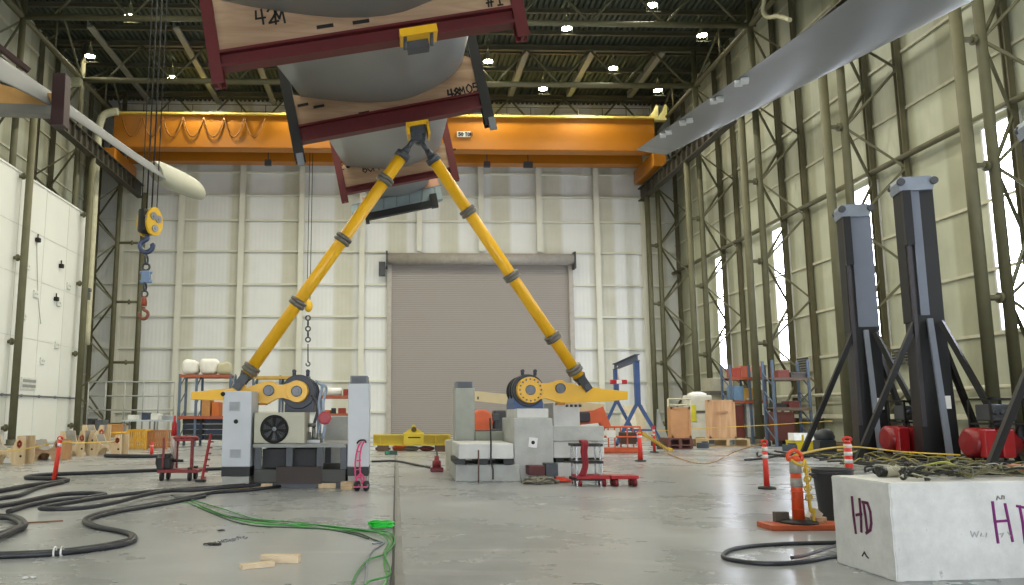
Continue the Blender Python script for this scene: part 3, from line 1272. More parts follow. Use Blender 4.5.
# ================================================================ STRUTS
def strut(foot, top, lab, fr, r=.145):
    t = thing('loading_strut', lab, 'strut', foot, 'yellow struts between machines and saddle')
    d = (top - foot).normalized()
    a_, b_ = foot + d * .28, top - d * .62
    q = MB()
    q.tube(a_, b_, r, None, 24)
    q.build('tube', M('strut_yellow', '#eeb41c', .35, 0, .06, 2), t)
    L_ = (b_ - a_).length
    for f in fr:
        c = a_.lerp(b_, f)
        q = MB()
        q.lathe(c - d * .1, d, [(0, r * 1.1), (.02, r * 1.42), (.08, r * 1.42), (.1, r * 1.18), (.11, r * 1.42), (.18, r * 1.42), (.2, r * 1.1)], 24)
        q.build('flange', M('flange_grey', '#6f6a62', .4, .3), t)
    q = MB()
    q.tube(b_ - d * .05, b_ + d * .1, r * 1.25, r * 1.25, 20)
    q.tube(b_ + d * .1, b_ + d * .28, r * .75, r * .5, 20)
    q.tube(b_ + d * .25, top - d * .08, r * .42, None, 16)
    q.build('rod_end', greyd, t)
    q = MB()
    side = V((0, 1, 0))
    q.lathe(top - side * .09, side, [(0, .05), (0, .14), (.18, .14), (.18, .05)], 20)
    q.build('rod_eye', greyd, t)
    q = MB()
    q.tube(a_ + d * .06, a_ - d * .06, r * 1.2, r * .9, 20)
    for s_ in (-.13, .13):
        q.bar(a_ + side * s_, foot - d * .1 + side * s_, .2, .05, side)
    q.tube(foot - side * .22, foot + side * .22, .075, None, 16)
    q.build('clevis', greyd, t)


YL, YR = 19.35, 20.75
strut(A(239, 386, YL), apex + V((-.04, -.12, -.16)), 'long yellow strut rising from the machine beside the fan housing', (.03, .325, .615, .89))
strut(A(586, 387, YR), apex + V((.04, .12, -.16)), 'long yellow strut rising from the machine on stacked concrete blocks', (.04, .19, .475, .77))
# ================================================================ LEFT MACHINE
Y0 = 18.45


def cabinet(name, lab, x0, y0, x1, y1, Y, d, stripe=None, vent=None, louvre=None, mat=cabgrey):
    a, b = A(x0, y1, Y), A(x1, y0, Y)
    z0 = max(0.0, a.z)
    t = thing(name, lab, 'cabinet', ((a.x + b.x) / 2, Y + d / 2, 0))
    zs0 = 0.
    if stripe:
        zs1, zs0_ = A(x0, stripe[0], Y).z, A(x0, stripe[1], Y).z
        MB().box2((a.x + .02, Y + .02, 0), (b.x - .02, Y + d - .02, zs0_), .01).build('plinth', M('plinth_grey', '#a9a9a4', .6), t)
        MB().box2((a.x + .005, Y + .005, zs0_), (b.x - .005, Y + d - .005, zs1)).build('black_band', black, t)
        zs0 = zs1
    zt = A(x0, louvre, Y).z if louvre else b.z
    bd = MB().box2((a.x, Y, zs0), (b.x, Y + d, zt), .015).build('body', mat, t)
    if louvre:
        MB().box2((a.x + .04, Y + .06, zt), (b.x - .04, Y + d - .06, b.z), .01).build('top_vent', grey, t)
        q = MB()
        for k in range(6):
            z = zt + (b.z - zt) * (k + .7) / 7
            q.box(((a.x + b.x) / 2, Y + .05, z), (b.x - a.x - .14, .03, .015))
        q.build('louvre', greyd, t)
    # door seam
    q = MB()
    e = .02
    q.box2((a.x + e, Y - .004, zs0 + e), (b.x - e, Y + .01, zt - e))
    q.build('door', mat, t)
    for (vx0, vy0, vx1, vy1) in vent or ():
        p, r_ = A(vx0, vy1, Y), A(vx1, vy0, Y)
        v = MB()
        v.box2((p.x, Y - .02, p.z), (r_.x, Y, r_.z), .005)
        vo = v.build('vent_panel', M('vent_panel_grey', '#b3b6ba', .5), t)
        v = MB()
        for k in range(7):
            z = p.z + (r_.z - p.z) * (k + 1) / 8
            v.box(((p.x + r_.x) / 2, Y - .024, z), ((r_.x - p.x) * .8, .012, .012))
        v.build('slats', M('vent_slat', '#989ba0', .5), vo)
    return t


t = cabinet('control_cabinet', 'pale grey control cabinet with a black band, beside the round fan housing', 220.5, 391, 252, 486, Y0, .95, (467, 476.5), [(229, 401.5, 240.5, 411), (229.5, 449, 241.5, 458)])
for px, py in ((236, 421.5), (223, 394)):
    p = A(px, py, Y0)
    MB().lathe(p + V((0, 0, 0)), (0, -1, 0), [(0, .05), (.04, .045), (.045, 0)], 16).build('lock', inkblack, t)
t = cabinet('control_cabinet', 'tall pale grey control cabinet with a louvred top, behind the pink hand truck', 347, 375.5, 369.5, 487, Y0 + .05, 1.0, (467, 476), None, 383.5)
# cooling unit with a big fan
a, b = A(253.5, 444, Y0 + .1), A(305, 412.5, Y0 + .1)
t = thing('cooling_unit', 'beige cooling unit with a big round black fan in its front', 'cooler', ((a.x + b.x) / 2, Y0 + .6, a.z))
MB().box2((a.x, Y0 + .1, a.z + .01), (b.x, Y0 + 1.1, b.z), .015).build('housing', beigem, t)
c = A(274.5, 429, Y0 + .1)
q = MB()
q.lathe(c + V((0, -.0, 0)), (0, -1, 0), [(0, .31), (.03, .31), (.04, .29), (.01, .27), (.0, .0)], 36)
fs = q.build('fan_shroud', inkblack, t)
q = MB()
for k in range(7):
    th = 2 * math.pi * k / 7
    d0, d1 = V((math.cos(th), 0, math.sin(th))), V((math.cos(th + .5), 0, math.sin(th + .5)))
    q.prism([c + d0 * .06 + V((0, -.02, 0)), c + d0 * .25 + V((0, -.03, 0)), c + d1 * .25 + V((0, -.015, 0)), c + d1 * .06 + V((0, -.012, 0))], (0, -.006, 0))
q.build('fan_blades', M('fan_blade_grey', '#3a3d40', .4), fs)
q = MB()
for k in range(1, 7):
    q.torus(c + V((0, -.05, 0)), (0, 1, 0), .045 * k, .005, 32, 5)
for k in range(4):
    th = math.pi * k / 4 + .2
    d0 = V((math.cos(th), 0, math.sin(th))) * .29
    q.tube(c - d0 + V((0, -.05, 0)), c + d0 + V((0, -.05, 0)), .007, None, 6)
q.build('fan_guard', black, fs)
MB().lathe(c + V((0, -.03, 0)), (0, -1, 0), [(0, .05), (.04, .045), (.05, 0)], 16).build('fan_hub', grey, fs)
# support frame under it
a, b = A(253, 447.5, Y0 + .05), A(346, 443.8, Y0 + .05)
t = thing('support_frame', 'grey steel frame and skid holding the fan housing and blue motor drum', 'frame', ((a.x + b.x) / 2, Y0 + 1.2, 0))
MB().box2((a.x, Y0 + .02, a.z), (b.x, Y0 + 2.6, b.z)).build('deck_plate', M('deck_grey', '#8d8f8c', .5), t)
zsk = A(300, 470, Y0).z
MB().box2((a.x, Y0 + .2, 0.12), (b.x, Y0 + 2.6, zsk), .02).build('skid', M('skid_dark', '#4b4b48', .6), t)
q = MB()
q.box2((a.x + .5, Y0 + .15, .1), (a.x + 1.5, Y0 + .3, zsk + .06))
q.build('skid_channel', M('skid_brown', '#3c302c', .6), t)
for px in (256, 288, 319, 343):
    x = A(px, 450, Y0).x
    for yy in (Y0 + .25, Y0 + 2.4):
        MB().box2((x - .07, yy, zsk), (x + .07, yy + .14, a.z)).build('leg', greyd, t)
for px0, px1, sh in ((262, 286, .2), (291, 316, .26)):
    q = MB().pbox(px0, 449, px1, 469, Y0 + .8, .9)
    q.build('dark_gearcase', M('gearcase_dark', '#3e3e3f', .6), t)
for k in range(2):
    q = MB()
    q.box2((a.x + .15, Y0 + .3, .0), (b.x - .1, Y0 + .45, .12)) if k == 0 else q.box2((a.x + .15, Y0 + 2.3, .0), (b.x - .1, Y0 + 2.45, .12))
    q.build('runner', greyd, t)
# concrete block behind
def cblock(lab, x0, y0, x1, y1, Y, d, mat=conc, z0=None, name='concrete_block', grp='stacked concrete blocks'):
    a, b = A(x0, y1, Y), A(x1, y0, Y)
    zz = a.z if z0 is None else z0
    mb = MB().box2((a.x, Y, zz), (b.x, Y + d, b.z), .025)
    return solo(mb, name, mat, lab, 'concrete block', grp)


YB1 = Y0 + 1.5
cblock('grey concrete block standing between the blue motor drum and tall cabinet', 323.5, 416, 349, 462, YB1 + 1.4, 1.0, conc, 0.0)


# ---- drive motors with lever arms
def drive(lab, ring, arm_pts, c1, c2, Yd, back, base_rect, rr, disc_r, lab_arm, mirror, sadd):
    """c1 hub pixel, c2 second pivot pixel; the drum's axis runs along Y"""
    C1, C2 = A(*c1, Yd), A(*c2, Yd)
    t = thing('drive_motor', lab, 'motor', C1 + V((0, .8, -.8)))
    q = MB()
    q.lathe(C1 + V((0, .25, 0)), (0, 1, 0), [(0, rr * .5), (.0, rr * .96), (.04, rr), (.22, rr), (.24, rr * .88), (.5, rr * .88), (.52, rr), (.62, rr), (.64, rr * .86), (1.1, rr * .86), (1.12, rr * .98), (1.24, rr * .98), (1.26, rr * .7), (1.6, rr * .7), (1.62, 0)], 40)
    q.build('drum', navy if mirror else M('drum_black_blue', '#0c1526', .42, 0, .1, 4), t)
    q = MB()
    for k in range(24):
        th = 2 * math.pi * k / 24
        d = V((math.cos(th), 0, math.sin(th))) * rr * .87
        q.box(C1 + d + V((0, .87, 0)), (.035, .44, .035))
    q.build('cooling_fin', greyd, t)
    for dx in (-.12, .2):
        q = MB()
        q.box(C1 + V((dx, .4, rr + .02)), (.08, .1, .12), None, .02)
        q.tube(C1 + V((dx, .34, rr + .08)), C1 + V((dx, .46, rr + .08)), .045)
        q.build('lifting_lug', navy, t)
    zb = A(c1[0], base_rect[1], Yd).z
    x0, x1 = A(base_rect[0], 400, Yd).x, A(base_rect[2], 400, Yd).x
    q = MB()
    zt = C1.z - rr * .15
    q.prism([V((x0, Yd + .3, zb)), V((x1, Yd + .3, zb)), V((x1, Yd + .3, zb + .16)), V((x1 - .06, Yd + .3, zt)), V((x0 + .06, Yd + .3, zt)), V((x0, Yd + .3, zb + .16))], (0, 1.3, 0))
    q.build('mount', bluem if not mirror else navy, t)
    # lever arm
    la = thing('lever_arm', lab_arm, 'lever arm', C2 - V((0, 0, .3)))
    pts = [A(x, y, Yd - .02) for x, y in arm_pts]
    q = MB()
    q.prism(pts, (0, .24, 0))
    es = [e for e in q.bm.edges if abs((e.verts[0].co - e.verts[1].co).y) < .01]
    bmesh.ops.bevel(q.bm, geom=es, offset=.015, segments=1, affect='EDGES')
    ob = q.build('arm_plate', yellow, la)
    for C, r_, nm in ((C1, disc_r, 'bolted_disc'), (C2, disc_r * .5, 'pivot_boss')):
        q = MB()
        if nm == 'bolted_disc':
            q.lathe(C + V((0, .22, 0)), (0, -1, 0), [(0, r_), (.28, r_), (.3, r_ * .97), (.3, r_ * .5)], 40)
            d_ = q.build('bolted_disc', yellow, la)
            q = MB()
            for k in range(16):
                th = 2 * math.pi * k / 16
                q.lathe(C + V((math.cos(th), 0, math.sin(th))) * (r_ * .82) + V((0, -.08, 0)), (0, -1, 0), [(0, r_ * .07), (.03, r_ * .07), (.03, 0)], 6)
            if ring:
                q.build('bolts', greyd, d_)
        q = MB()
        hr = .125
        q.lathe(C + V((0, -.0, 0)), (0, -1, 0), [(0, hr), (.1, hr), (.11, hr * .85), (.09, hr * .8), (.09, hr * .45), (.12, hr * .4), (.12, 0)], 28)
        q.build('hub_cap', M('hub_grey', '#5a5c60', .35, .6), la)
    return t, la


def circ(c, r, a0, a1, n=10, sq=1):
    return [(c[0] + r * math.cos(R(a0 + (a1 - a0) * i / n)), c[1] - r * math.sin(R(a0 + (a1 - a0) * i / n))) for i in range(n + 1)]


armL = [(191, 392), (221, 389.2), (236, 388), (248, 387.5), (258, 383.5)] + circ((269, 390.5), 9.5, 120, 35, 6) + [(283, 385.5)] + circ((297, 391.3), 11, 125, -125, 18) + [(282, 397)] + circ((269, 391), 10.5, -40, -85, 5) + \
    [(268, 404), (262, 404), (259, 401), (240, 402), (221, 400.5), (191, 399.5)]
tL, aL = drive('dark blue motor drum on the machine beside the round fan housing', False, armL, (297, 391.3), (269, 390.5), YL, 0, (283, 412.2, 312), .40, .25,
               'yellow lever arm whose tapered end pokes out over the pale control cabinet', True, None)
armR = circ((530, 390), 11, 60, 300, 18) + [(546, 397.5), (553, 399.5), (557, 401.5), (563, 403.5), (580, 402.5), (600, 402), (628, 399.5), (628, 391.3), (605, 389.2), (590, 386.5), (580, 386.5), (572, 383)] + circ((560, 388.5), 8.5, 35, 120, 6) + [(549, 383.5), (540, 384)]
tR, aR = drive('black and blue motor drum on the tall concrete pedestal', True, armR, (530, 390), (560, 388.3), YR, 0, (515, 409, 545), .41, .325,
               'yellow lever arm with a big bolted disc, pointing to the blue gantry', False, None)
for la, pts_, Yd in ((aL, ((257, 405), (266, 403)), YL), (aR, ((557, 405), (565, 402.5)), YR)):
    q = MB().pbox(pts_[0][0], pts_[1][1], pts_[1][0], pts_[0][1], Yd - .04, .25)
    q.build('stop_block', M('stop_orange_brown', '#b07818', .5), la)
    # ear that the strut pins to
for la, px, py, Yd in ((aL, 239, 387, YL), (aR, 586, 387.5, YR)):
    p = A(px, py, Yd)
    q = MB()
    q.prism([p + V((-.2, .02, -.08)), p + V((.2, .02, -.08)), p + V((.1, .02, .1)), p + V((-.1, .02, .1))], (0, .18, 0))
    q.build('strut_ear', yellow, la)
q = MB()
for k in range(4):
    p = A(567 + k * 4.4, 404.5, YR)
    q.tube(p, p + V((0, 0, -.06)), .035)
q.build('bolt_row', greyd, aR)
# hoses hanging from the drum
hb = M('pale_blue_hose', '#9fb0c6', .4)
hs = thing('hydraulic_manifold', 'cluster of valves and pale hoses beside the blue motor drum', 'valves', A(316, 443.5, Y0 + .9))
for k, (pts_, m_) in enumerate([([(318, 383), (326, 388), (323, 405), (325, 425), (321, 442)], hb), ([(315, 381), (322, 386), (319, 402), (320, 420), (317, 442)], hb), ([(312, 395), (318, 408), (314, 425), (313, 442)], greyd)]):
    MB().path([A(x, y, Y0 + .9 + .1 * k) for x, y in pts_], .035, 8, 5).build('hose', m_, hs)
q = MB()
for (x0, y0, x1, y1, r_) in ((307, 440, 321, 440, .05), (309, 432, 309, 443, .05), (314, 428, 314, 443, .04), (319, 433, 319, 443, .06), (308, 425, 316, 425, .045)):
    q.tube(A(x0, y0, Y0 + .85), A(x1, y1, Y0 + .85), r_)
q.box(A(313, 441.5, Y0 + .85), (.36, .3, .1), None, .01)
q.build('manifold_block', M('manifold_metal', '#8a8b88', .35, .5), hs)
q = MB()
p = A(325, 418, Y0 + .8)
q.lathe(p, (0, -1, 0), [(-.05, .1), (0, .15), (.05, .15), (.06, .06), (.14, .06), (.15, .1), (.18, .1), (.18, 0)], 20)
q.build('red_valve', red, hs)
# lumber under the machine
for i, (x0, y0, x1, y1, lab, m_) in enumerate([(231, 484.5, 249, 489.5, 'reddish timber block under the corner of the pale control cabinet', lumber), (251, 483.5, 271, 489, 'yellowish timber block under the fan machine', plylight),
                                               (287, 484.5, 303, 488, 'flat grey timber scrap under the middle of the fan machine', M('grey_wood', '#8f877a', .7)), (318, 483, 335, 488.5, 'splintered pale timber block under the blue motor machine', plylight),
                                               (341, 482, 352, 490, 'square timber block with dark end beside the pink hand truck', lumber)]):
    p = F((x0 + x1) / 2, y1)
    wd = (x1 - x0) * p.y / FPX
    mb = MB().box((p.x, p.y + .12, .055 + (.03 if i == 4 else 0)), (wd, .2, .11 + (.06 if i == 4 else 0)), Matrix.Rotation(random.uniform(-.15, .15), 3, 'Z'), .006)
    solo(mb, 'timber_block', m_, lab, 'timber', 'timber offcuts on the floor')

# ================================================================ RIGHT MACHINE
Y1 = 20.5
zA = A(500, 464, Y1 - .1).z
cblock('lowest concrete block, under the slab nearest the beige cabinet', 455.5, 464.5, 520, 479, Y1 - .15, 2.4, conc, 0.0)
zb0 = A(480, 459, Y1 - .35).z
cblock('thick pale concrete slab lying on dark bearers by the beige cabinet', 458.5, 443.5, 513.5, 459, Y1 - .35, 2.2, conclight)
for i, px in enumerate((460, 483, 508)):
    a = A(px, 464, Y1 - .2)
    mb = MB().box2((a.x - .12, Y1 - .3, zA), (a.x + .12, Y1 + 1.4, zb0), .005)
    solo(mb, 'bearer', black, ['black bearer between the slabs nearest the beige cabinet', 'black bearer between the slabs in the middle', 'black bearer between the slabs against the tall pedestal'][i], 'bearer', 'bearers between concrete slabs')
ped = thing('concrete_pedestal', 'tall grey concrete pedestal under the black motor drum, with a white sticker', 'pedestal', A(533, 475, Y1) * 1.0)
q = MB().box2((A(514, 440, Y1).x, Y1, 0), (A(553, 440, Y1).x, Y1 + 2.2, A(530, 418, Y1).z), .02)
q.build('block', conc, ped)
q = MB().box2((A(518, 440, Y1).x, Y1 + .12, A(530, 418, Y1).z), (A(550, 440, Y1).x, Y1 + 2.0, A(530, 408.5, Y1 + .1).z), .02)
q.build('upper_block', conclight, ped)
p = A(533, 442.5, Y1)
q = MB().box(p + V((0, -.006, 0)), (.21, .012, .24), Matrix.Rotation(.12, 3, 'Y'))
stk = q.build('sticker', M('sticker_white', '#eeeeee', .5), ped)
MB().lathe(p + V((0, -.012, 0)), (0, -1, 0), [(0, .045), (.006, .045), (.006, 0)], 16).build('sticker_dot', inkblack, stk)
cblock('pale square concrete block behind the lever arm pivot', 553.5, 402.5, 579.5, 427, Y1 + .5, 1.4, conclight)
cblock('upper long concrete slab beside the pedestal, facing the red safety posts', 552.5, 426, 604, 441.5, Y1 + .1, 2.0, conc)
cblock('second concrete slab, directly under the upper long slab', 553.5, 441.5, 604, 458, Y1 + .15, 1.9, conclight)
zc0 = A(580, 458, Y1 + .15).z
cblock('bottom concrete block behind the black-shelved stand', 556, 462.5, 603, 479, Y1 + .2, 1.8, conclight, 0.0)
zc1 = A(580, 462.5, Y1 + .2).z
for i, px in enumerate((560, 578, 598)):
    a = A(px, 462, Y1 + .2)
    solo(MB().box2((a.x - .1, Y1 + .22, zc1), (a.x + .1, Y1 + 1.8, zc0), .005), 'bearer', black, ['black bearer under the second slab next to the pedestal', 'black bearer under the second slab at mid length', 'black bearer under the free end of the second slab'][i], 'bearer', 'bearers between concrete slabs')
t = cabinet('control_cabinet', 'tall greenish grey cabinet standing behind the pale concrete slab', 455.5, 381, 474.5, 470, Y1 + 2.0 + .3, .9, None, None, 388, M('greenish_grey', '#a9aca2', .5))
cblock('greenish grey low block between the beige cabinet and pedestal', 475.5, 431.5, 514.5, 450, Y1 + 2.0, .25, M('greenish_block', '#8e9284', .6), 0.0)
# small dark crate things in front of the pedestal
solo(MB().pbox(529, 466, 545, 475, Y1 - .55, .5, .01), 'toolbox', M('dark_red_box', '#5c2a2a', .6), 'dark red box on the floor against the concrete pedestal', 'box')
solo(MB().pbox(546, 463.5, 558, 476, Y1 - .5, .45, .01), 'steel_block', greyd, 'dark grey block on the floor against the concrete pedestal', 'block')
# stand with shelves
Ys = 18.9
a, b = A(574.5, 480, Ys), A(603, 443.5, Ys)
t = thing('shelf_stand', 'small black-topped stand with white legs beside the concrete blocks', 'stand', ((a.x + b.x) / 2, Ys + .3, 0))
for yy, nm in ((443.8, 'top_shelf'), (461, 'middle_shelf'), (478, 'bottom_shelf')):
    z = A(590, yy, Ys).z
    MB().box2((a.x, Ys, z - .06), (b.x, Ys + .6, z), .01).build(nm, black, t)
for px in (577, 601):
    x = A(px, 460, Ys).x
    for yy in (Ys + .04, Ys + .54):
        MB().box2((x - .02, yy, 0), (x + .02, yy + .04, A(590, 443.8, Ys).z - .06)).build('leg', chrome, t)
q = MB()
for k in range(3):
    q.path([A(583 + k * 2, 444, Ys - .02) + V((0, .3, .05)), A(583 + k * 2, 444, Ys - .05) + V((0, 0, .03)), A(582 + k * 2, 452, Ys - .06), A(584 + k * 1.5, 465, Ys - .05), A(580 + k * 2, 476, Ys - .06)], .035, 8, 4)
solo(q, 'red_strap', M('dark_red_strap', '#8e1f2c', .7), 'dark red sling draped over the black-topped stand', 'sling')
# red dolly
p = F(605, 486)
t = thing('machine_dolly', 'low red dolly on small wheels in front of the black-topped stand', 'dolly', (p.x, p.y, 0))
xl, xr = F(575, 486).x, F(637, 486).x
q = MB()
q.box2((xl, p.y - .2, .17), (xl + .75, p.y + .3, .25), .01)
q.build('deck', red, t)
q = MB()
q.box2((xl + .6, p.y - .02, .15), (xr - .1, p.y + .1, .2), .005)
q.build('tie_bar', red, t)
q = MB()
q.box2((xr - .62, p.y - .2, .17), (xr, p.y + .3, .24), .01)
q.build('deck', red, t)
for x in (xl + .08, xl + .62, xr - .5, xr - .08):
    for yy in (-.12, .2):
        q = MB()
        q.lathe((x - .04, p.y + yy, .085), (1, 0, 0), [(0, .085), (.08, .085), (.08, 0)], 18)
        q.build('caster', M('dark_red_wheel', '#7c1a20', .5), t)
# chain pile, red shackles, rag
def pile(c, rx, ry, h, n, r, mat, name, lab, cat, kind='stuff', group=None, seed=1, pts=5):
    rnd = random.Random(seed)
    mb = MB()
    for k in range(n):
        a0 = rnd.uniform(0, 6.28)
        pt = []
        for j in range(pts):
            a0 += rnd.uniform(.5, 1.6)
            rr_ = rnd.uniform(.25, 1.)
            pt.append(V((c[0] + rx * rr_ * math.cos(a0), c[1] + ry * rr_ * math.sin(a0), c[2] + r + rnd.uniform(0, h) * (1.05 - rr_ * .75))))
        mb.path(pt, r, 5, 4)
    return solo(mb, name, mat, lab, cat, group, kind)


p = F(543, 485)
pile((p.x, p.y + .35, 0), .48, .35, .2, 16, .022, M('chain_grey', '#8e8a7c', .5, .4, .3, 9), 'chain_pile', 'heap of grey lifting chain on the floor by the pedestal', 'chain', None)
p = F(521, 478)
mb = MB()
mb.path([(p.x - .2, p.y, .07), (p.x + .1, p.y + .1, .1), (p.x + .35, p.y - .05, .07)], .07, 8, 4)
mb.box((p.x - .15, p.y + .1, .1), (.3, .25, .2), None, .03)
solo(mb, 'red_hook', red, 'red lifting gear on the floor beside the heap of chain', 'hook')
p = F(563, 483)
pile((p.x, p.y + .2, 0), .25, .18, .1, 9, .03, M('orange_red_strap', '#d2452c', .7), 'lifting_sling', 'crumpled orange-red sling at the end of the heap of chain', 'sling', None, None, 5)
p = F(555, 482)
pile((p.x, p.y + .15, 0), .12, .12, .08, 5, .025, M('blue_strap', '#5f8fb5', .7), 'blue_rope', 'small piece of pale blue rope between chain and orange sling', 'rope', None, None, 9)
mb = MB()
mb.path([F(460, 480, .03), F(475, 480, .02), F(490, 477.5, .02), F(505, 479, .04), F(520, 477, .02)], .03, 6, 4)
solo(mb, 'red_sling', M('pink_red_sling', '#b5404c', .7), 'faded red sling lying along the foot of the concrete slab', 'sling')
mb = MB()
mb.path([A(490, 418, Y1 - .38), A(491, 443, Y1 - .4), A(491, 460, Y1 - .4), A(493, 470, Y1 - .42), A(493, 479.5, Y1 - .45)], .022, 6, 3)
solo(mb, 'hanging_cable', black, 'black cable hanging down the front of the pale concrete slab', 'cable')
mb = MB()
mb.tube(V((A(478.5, 478, Y1 - .4).x, Y1 - .4, .0)), A(478.5, 450, Y1 - .37), .018)
solo(mb, 'steel_rod', M('rust_rod', '#6e5148', .6), 'thin rusty rod leaning on the pale concrete slab', 'rod')
# red jack machine on the floor between the two machines
p = F(437, 472)
t = thing('floor_jack', 'small dark red jack on the floor between the machines', 'jack', (p.x, p.y, 0))
MB().box((p.x, p.y + .15, .06), (.36, .4, .12), None, .02).build('base', M('jack_red', '#7a2530', .5), t)
MB().lathe((p.x, p.y + .15, .1), (0, 0, 1), [(0, .13), (.2, .12), (.22, .07), (.34, .06), (.35, 0)], 20).build('column', M('jack_red2', '#8a2c36', .5), t)
MB().tube((p.x + .02, p.y + .15, .4), (p.x, p.y + .2, .62), .02).build('handle', greyd, t)
mb = MB()
mb.path([F(372, 461.5, .03), F(395, 461, .03), F(412, 464, .03), F(430, 467.5, .03)], .035, 8, 4)
solo(mb, 'floor_pipe', hosem, 'dark hose on the floor from the tall cabinet to the small red jack', 'hose')
solo(MB().pbox(446, 440, 454.5, 470.5, 24.4, .4, .01), 'post_block', M('cream_block', '#c9c6b4', .6), 'cream block standing behind the edge of the beige cabinet', 'block')
# ================================================================ HOIST BLOCK
YH = 26.
hk = thing('hook_block', 'yellow and black crane hook block hanging on wire ropes, with a small hook below', 'hook block', A(147, 320, YH))
bx = A(148, 222, YH)
px_ = FPX / 26.6
q = MB()
for yy in (-.24, .16):
    pts = []
    for k in range(20):
        th = 2 * math.pi * k / 20
        x, z = math.cos(th), math.sin(th)
        pts.append(bx + V((x * .33 + .07, yy, z * .46 + .02 - .05 * abs(x))))
    q.prism(pts, (0, .08, 0))
sp1 = q.build('side_plate', M('hook_yellow', '#dcae1c', .4, 0, .1, 4), hk)
q = MB()
q.box(bx + V((-.02, -.0, .0)), (.62, .3, .8), None, .1)
q.build('cheek_block', black, hk)
q = MB()
for x, z in ((.0, .17), (.2, .1), (.08, -.22)):
    q.lathe(bx + V((x, -.24, z)), (0, -1, 0), [(0, .12), (.03, .12), (.03, .05), (.07, .05), (.07, 0)], 20)
q.build('sheave_cap', M('sheave_grey', '#8e8f92', .35, .5), hk)
q = MB()
for k in range(2):
    q.stroke([bx + V((-.29, -.2, .12 - .12 * k)), bx + V((-.16, -.2, .1 - .12 * k))], .05, (0, -1, 0), .03)
q.build('plate_marks', grey, hk)
for c_ in hk.children:
    pv = bx - ORG[hk.name]
    rm_ = Matrix.Rotation(R(58), 3, 'Z')
    for v in c_.data.vertices:
        v.co = rm_ @ (v.co - pv) + pv
# big hook (blue grey), shackle, links, small orange hook
def hookpath(c, r, s=1):
    return [c + V((0, 0, r * 1.7)), c + V((0, 0, r * 1.1)), c + V((r * .75 * s, 0, r * .65)), c + V((r * s, 0, 0)), c + V((r * .6 * s, 0, -r * .8)), c + V((-r * .1 * s, 0, -r)), c + V((-r * .75 * s, 0, -r * .65)), c + V((-r * s, 0, -.0)), c + V((-r * .85 * s, 0, r * .35))]


q = MB()
c = A(146.5, 246, YH)
q.path(hookpath(c, .2, -1), .08, 10, 4)
q.build('main_hook', M('hook_blue_grey', '#4a5470', .35, .5), hk)
q = MB()
q.torus(A(146.5, 260, YH), (1, 0, 0), .14, .035, 18, 8)
q.torus(A(146, 267, YH), (0, 1, 0), .11, .035, 18, 8)
q.torus(A(145, 287, YH), (1, 0, 0), .13, .035, 18, 8)
q.torus(A(144.5, 294, YH), (0, 1, 0), .1, .03, 18, 8)
q.build('chain_link', greyd, hk)
q = MB()
q.box2(A(141.5, 283, YH) + V((0, -.08, 0)), A(150.5, 271, YH) + V((0, .08, 0)), .02)
for z in (272.5, 281.5):
    q.tube(A(140, z, YH), A(152, z, YH), .05)
q.build('load_cell', M('load_cell_blue', '#7d93b8', .35, .4), hk)
q = MB()
q.lathe(A(143.8, 306, YH), (0, 0, 1), [(0, .09), (.1, .1), (.2, .08), (.3, .06)], 16)
q.build('swivel', M('swivel_red', '#8e4026', .4), hk)
q = MB()
q.path(hookpath(A(143.5, 314.5, YH), .14, 1), .05, 10, 4)
q.build('small_hook', M('small_hook_rust', '#83503a', .45, .3), hk)
for i, (dx, lab) in enumerate(((-.22, 'first'), (-.06, 'second'), (.1, 'third'), (.26, 'fourth'))):
    q = MB()
    b_ = bx + V((dx, 0, .35))
    q.tube(b_, V((b_.x + .02, b_.y, ZD - .6)), .017 if i in (0, 3) else .026, None, 6)
    q.build('hoist_rope', M('rope_dark', '#2a2a28', .6), hk)
# small auxiliary hoist under the crane
hk = thing('chain_hoist', 'small yellow chain hoist block hanging under the bridge crane between machine and far wall', 'hoist', A(308.5, 368, 61))
q = MB()
c = A(308.5, 306, 61)
q.ball(c, .42, (.75, .6, 1.1))
q.build('hoist_body', M('hook_yellow', '#dcae1c'), hk)
q = MB()
q.tube(A(307, 300, 61), V((A(307, 300, 61).x, 61, cz1 - .2)), .03, None, 6)
q.tube(A(310, 300, 61), V((A(310, 300, 61).x, 61, cz1 - .2)), .03, None, 6)
q.build('hoist_rope', MC['rope_dark'], hk)
q = MB()
for k in range(5):
    q.torus(A(308, 318 + k * 5.4, 61), (1, 0, 0) if k % 2 else (0, 1, 0), .17, .06, 14, 6)
q.build('chain_link', greyd, hk)
q = MB()
q.tube(A(308, 344, 61), A(308, 362, 61), .05, None, 6)
q.path(hookpath(A(308, 364, 61), .14, 1), .05, 8, 3)
q.build('hook', greyd, hk)

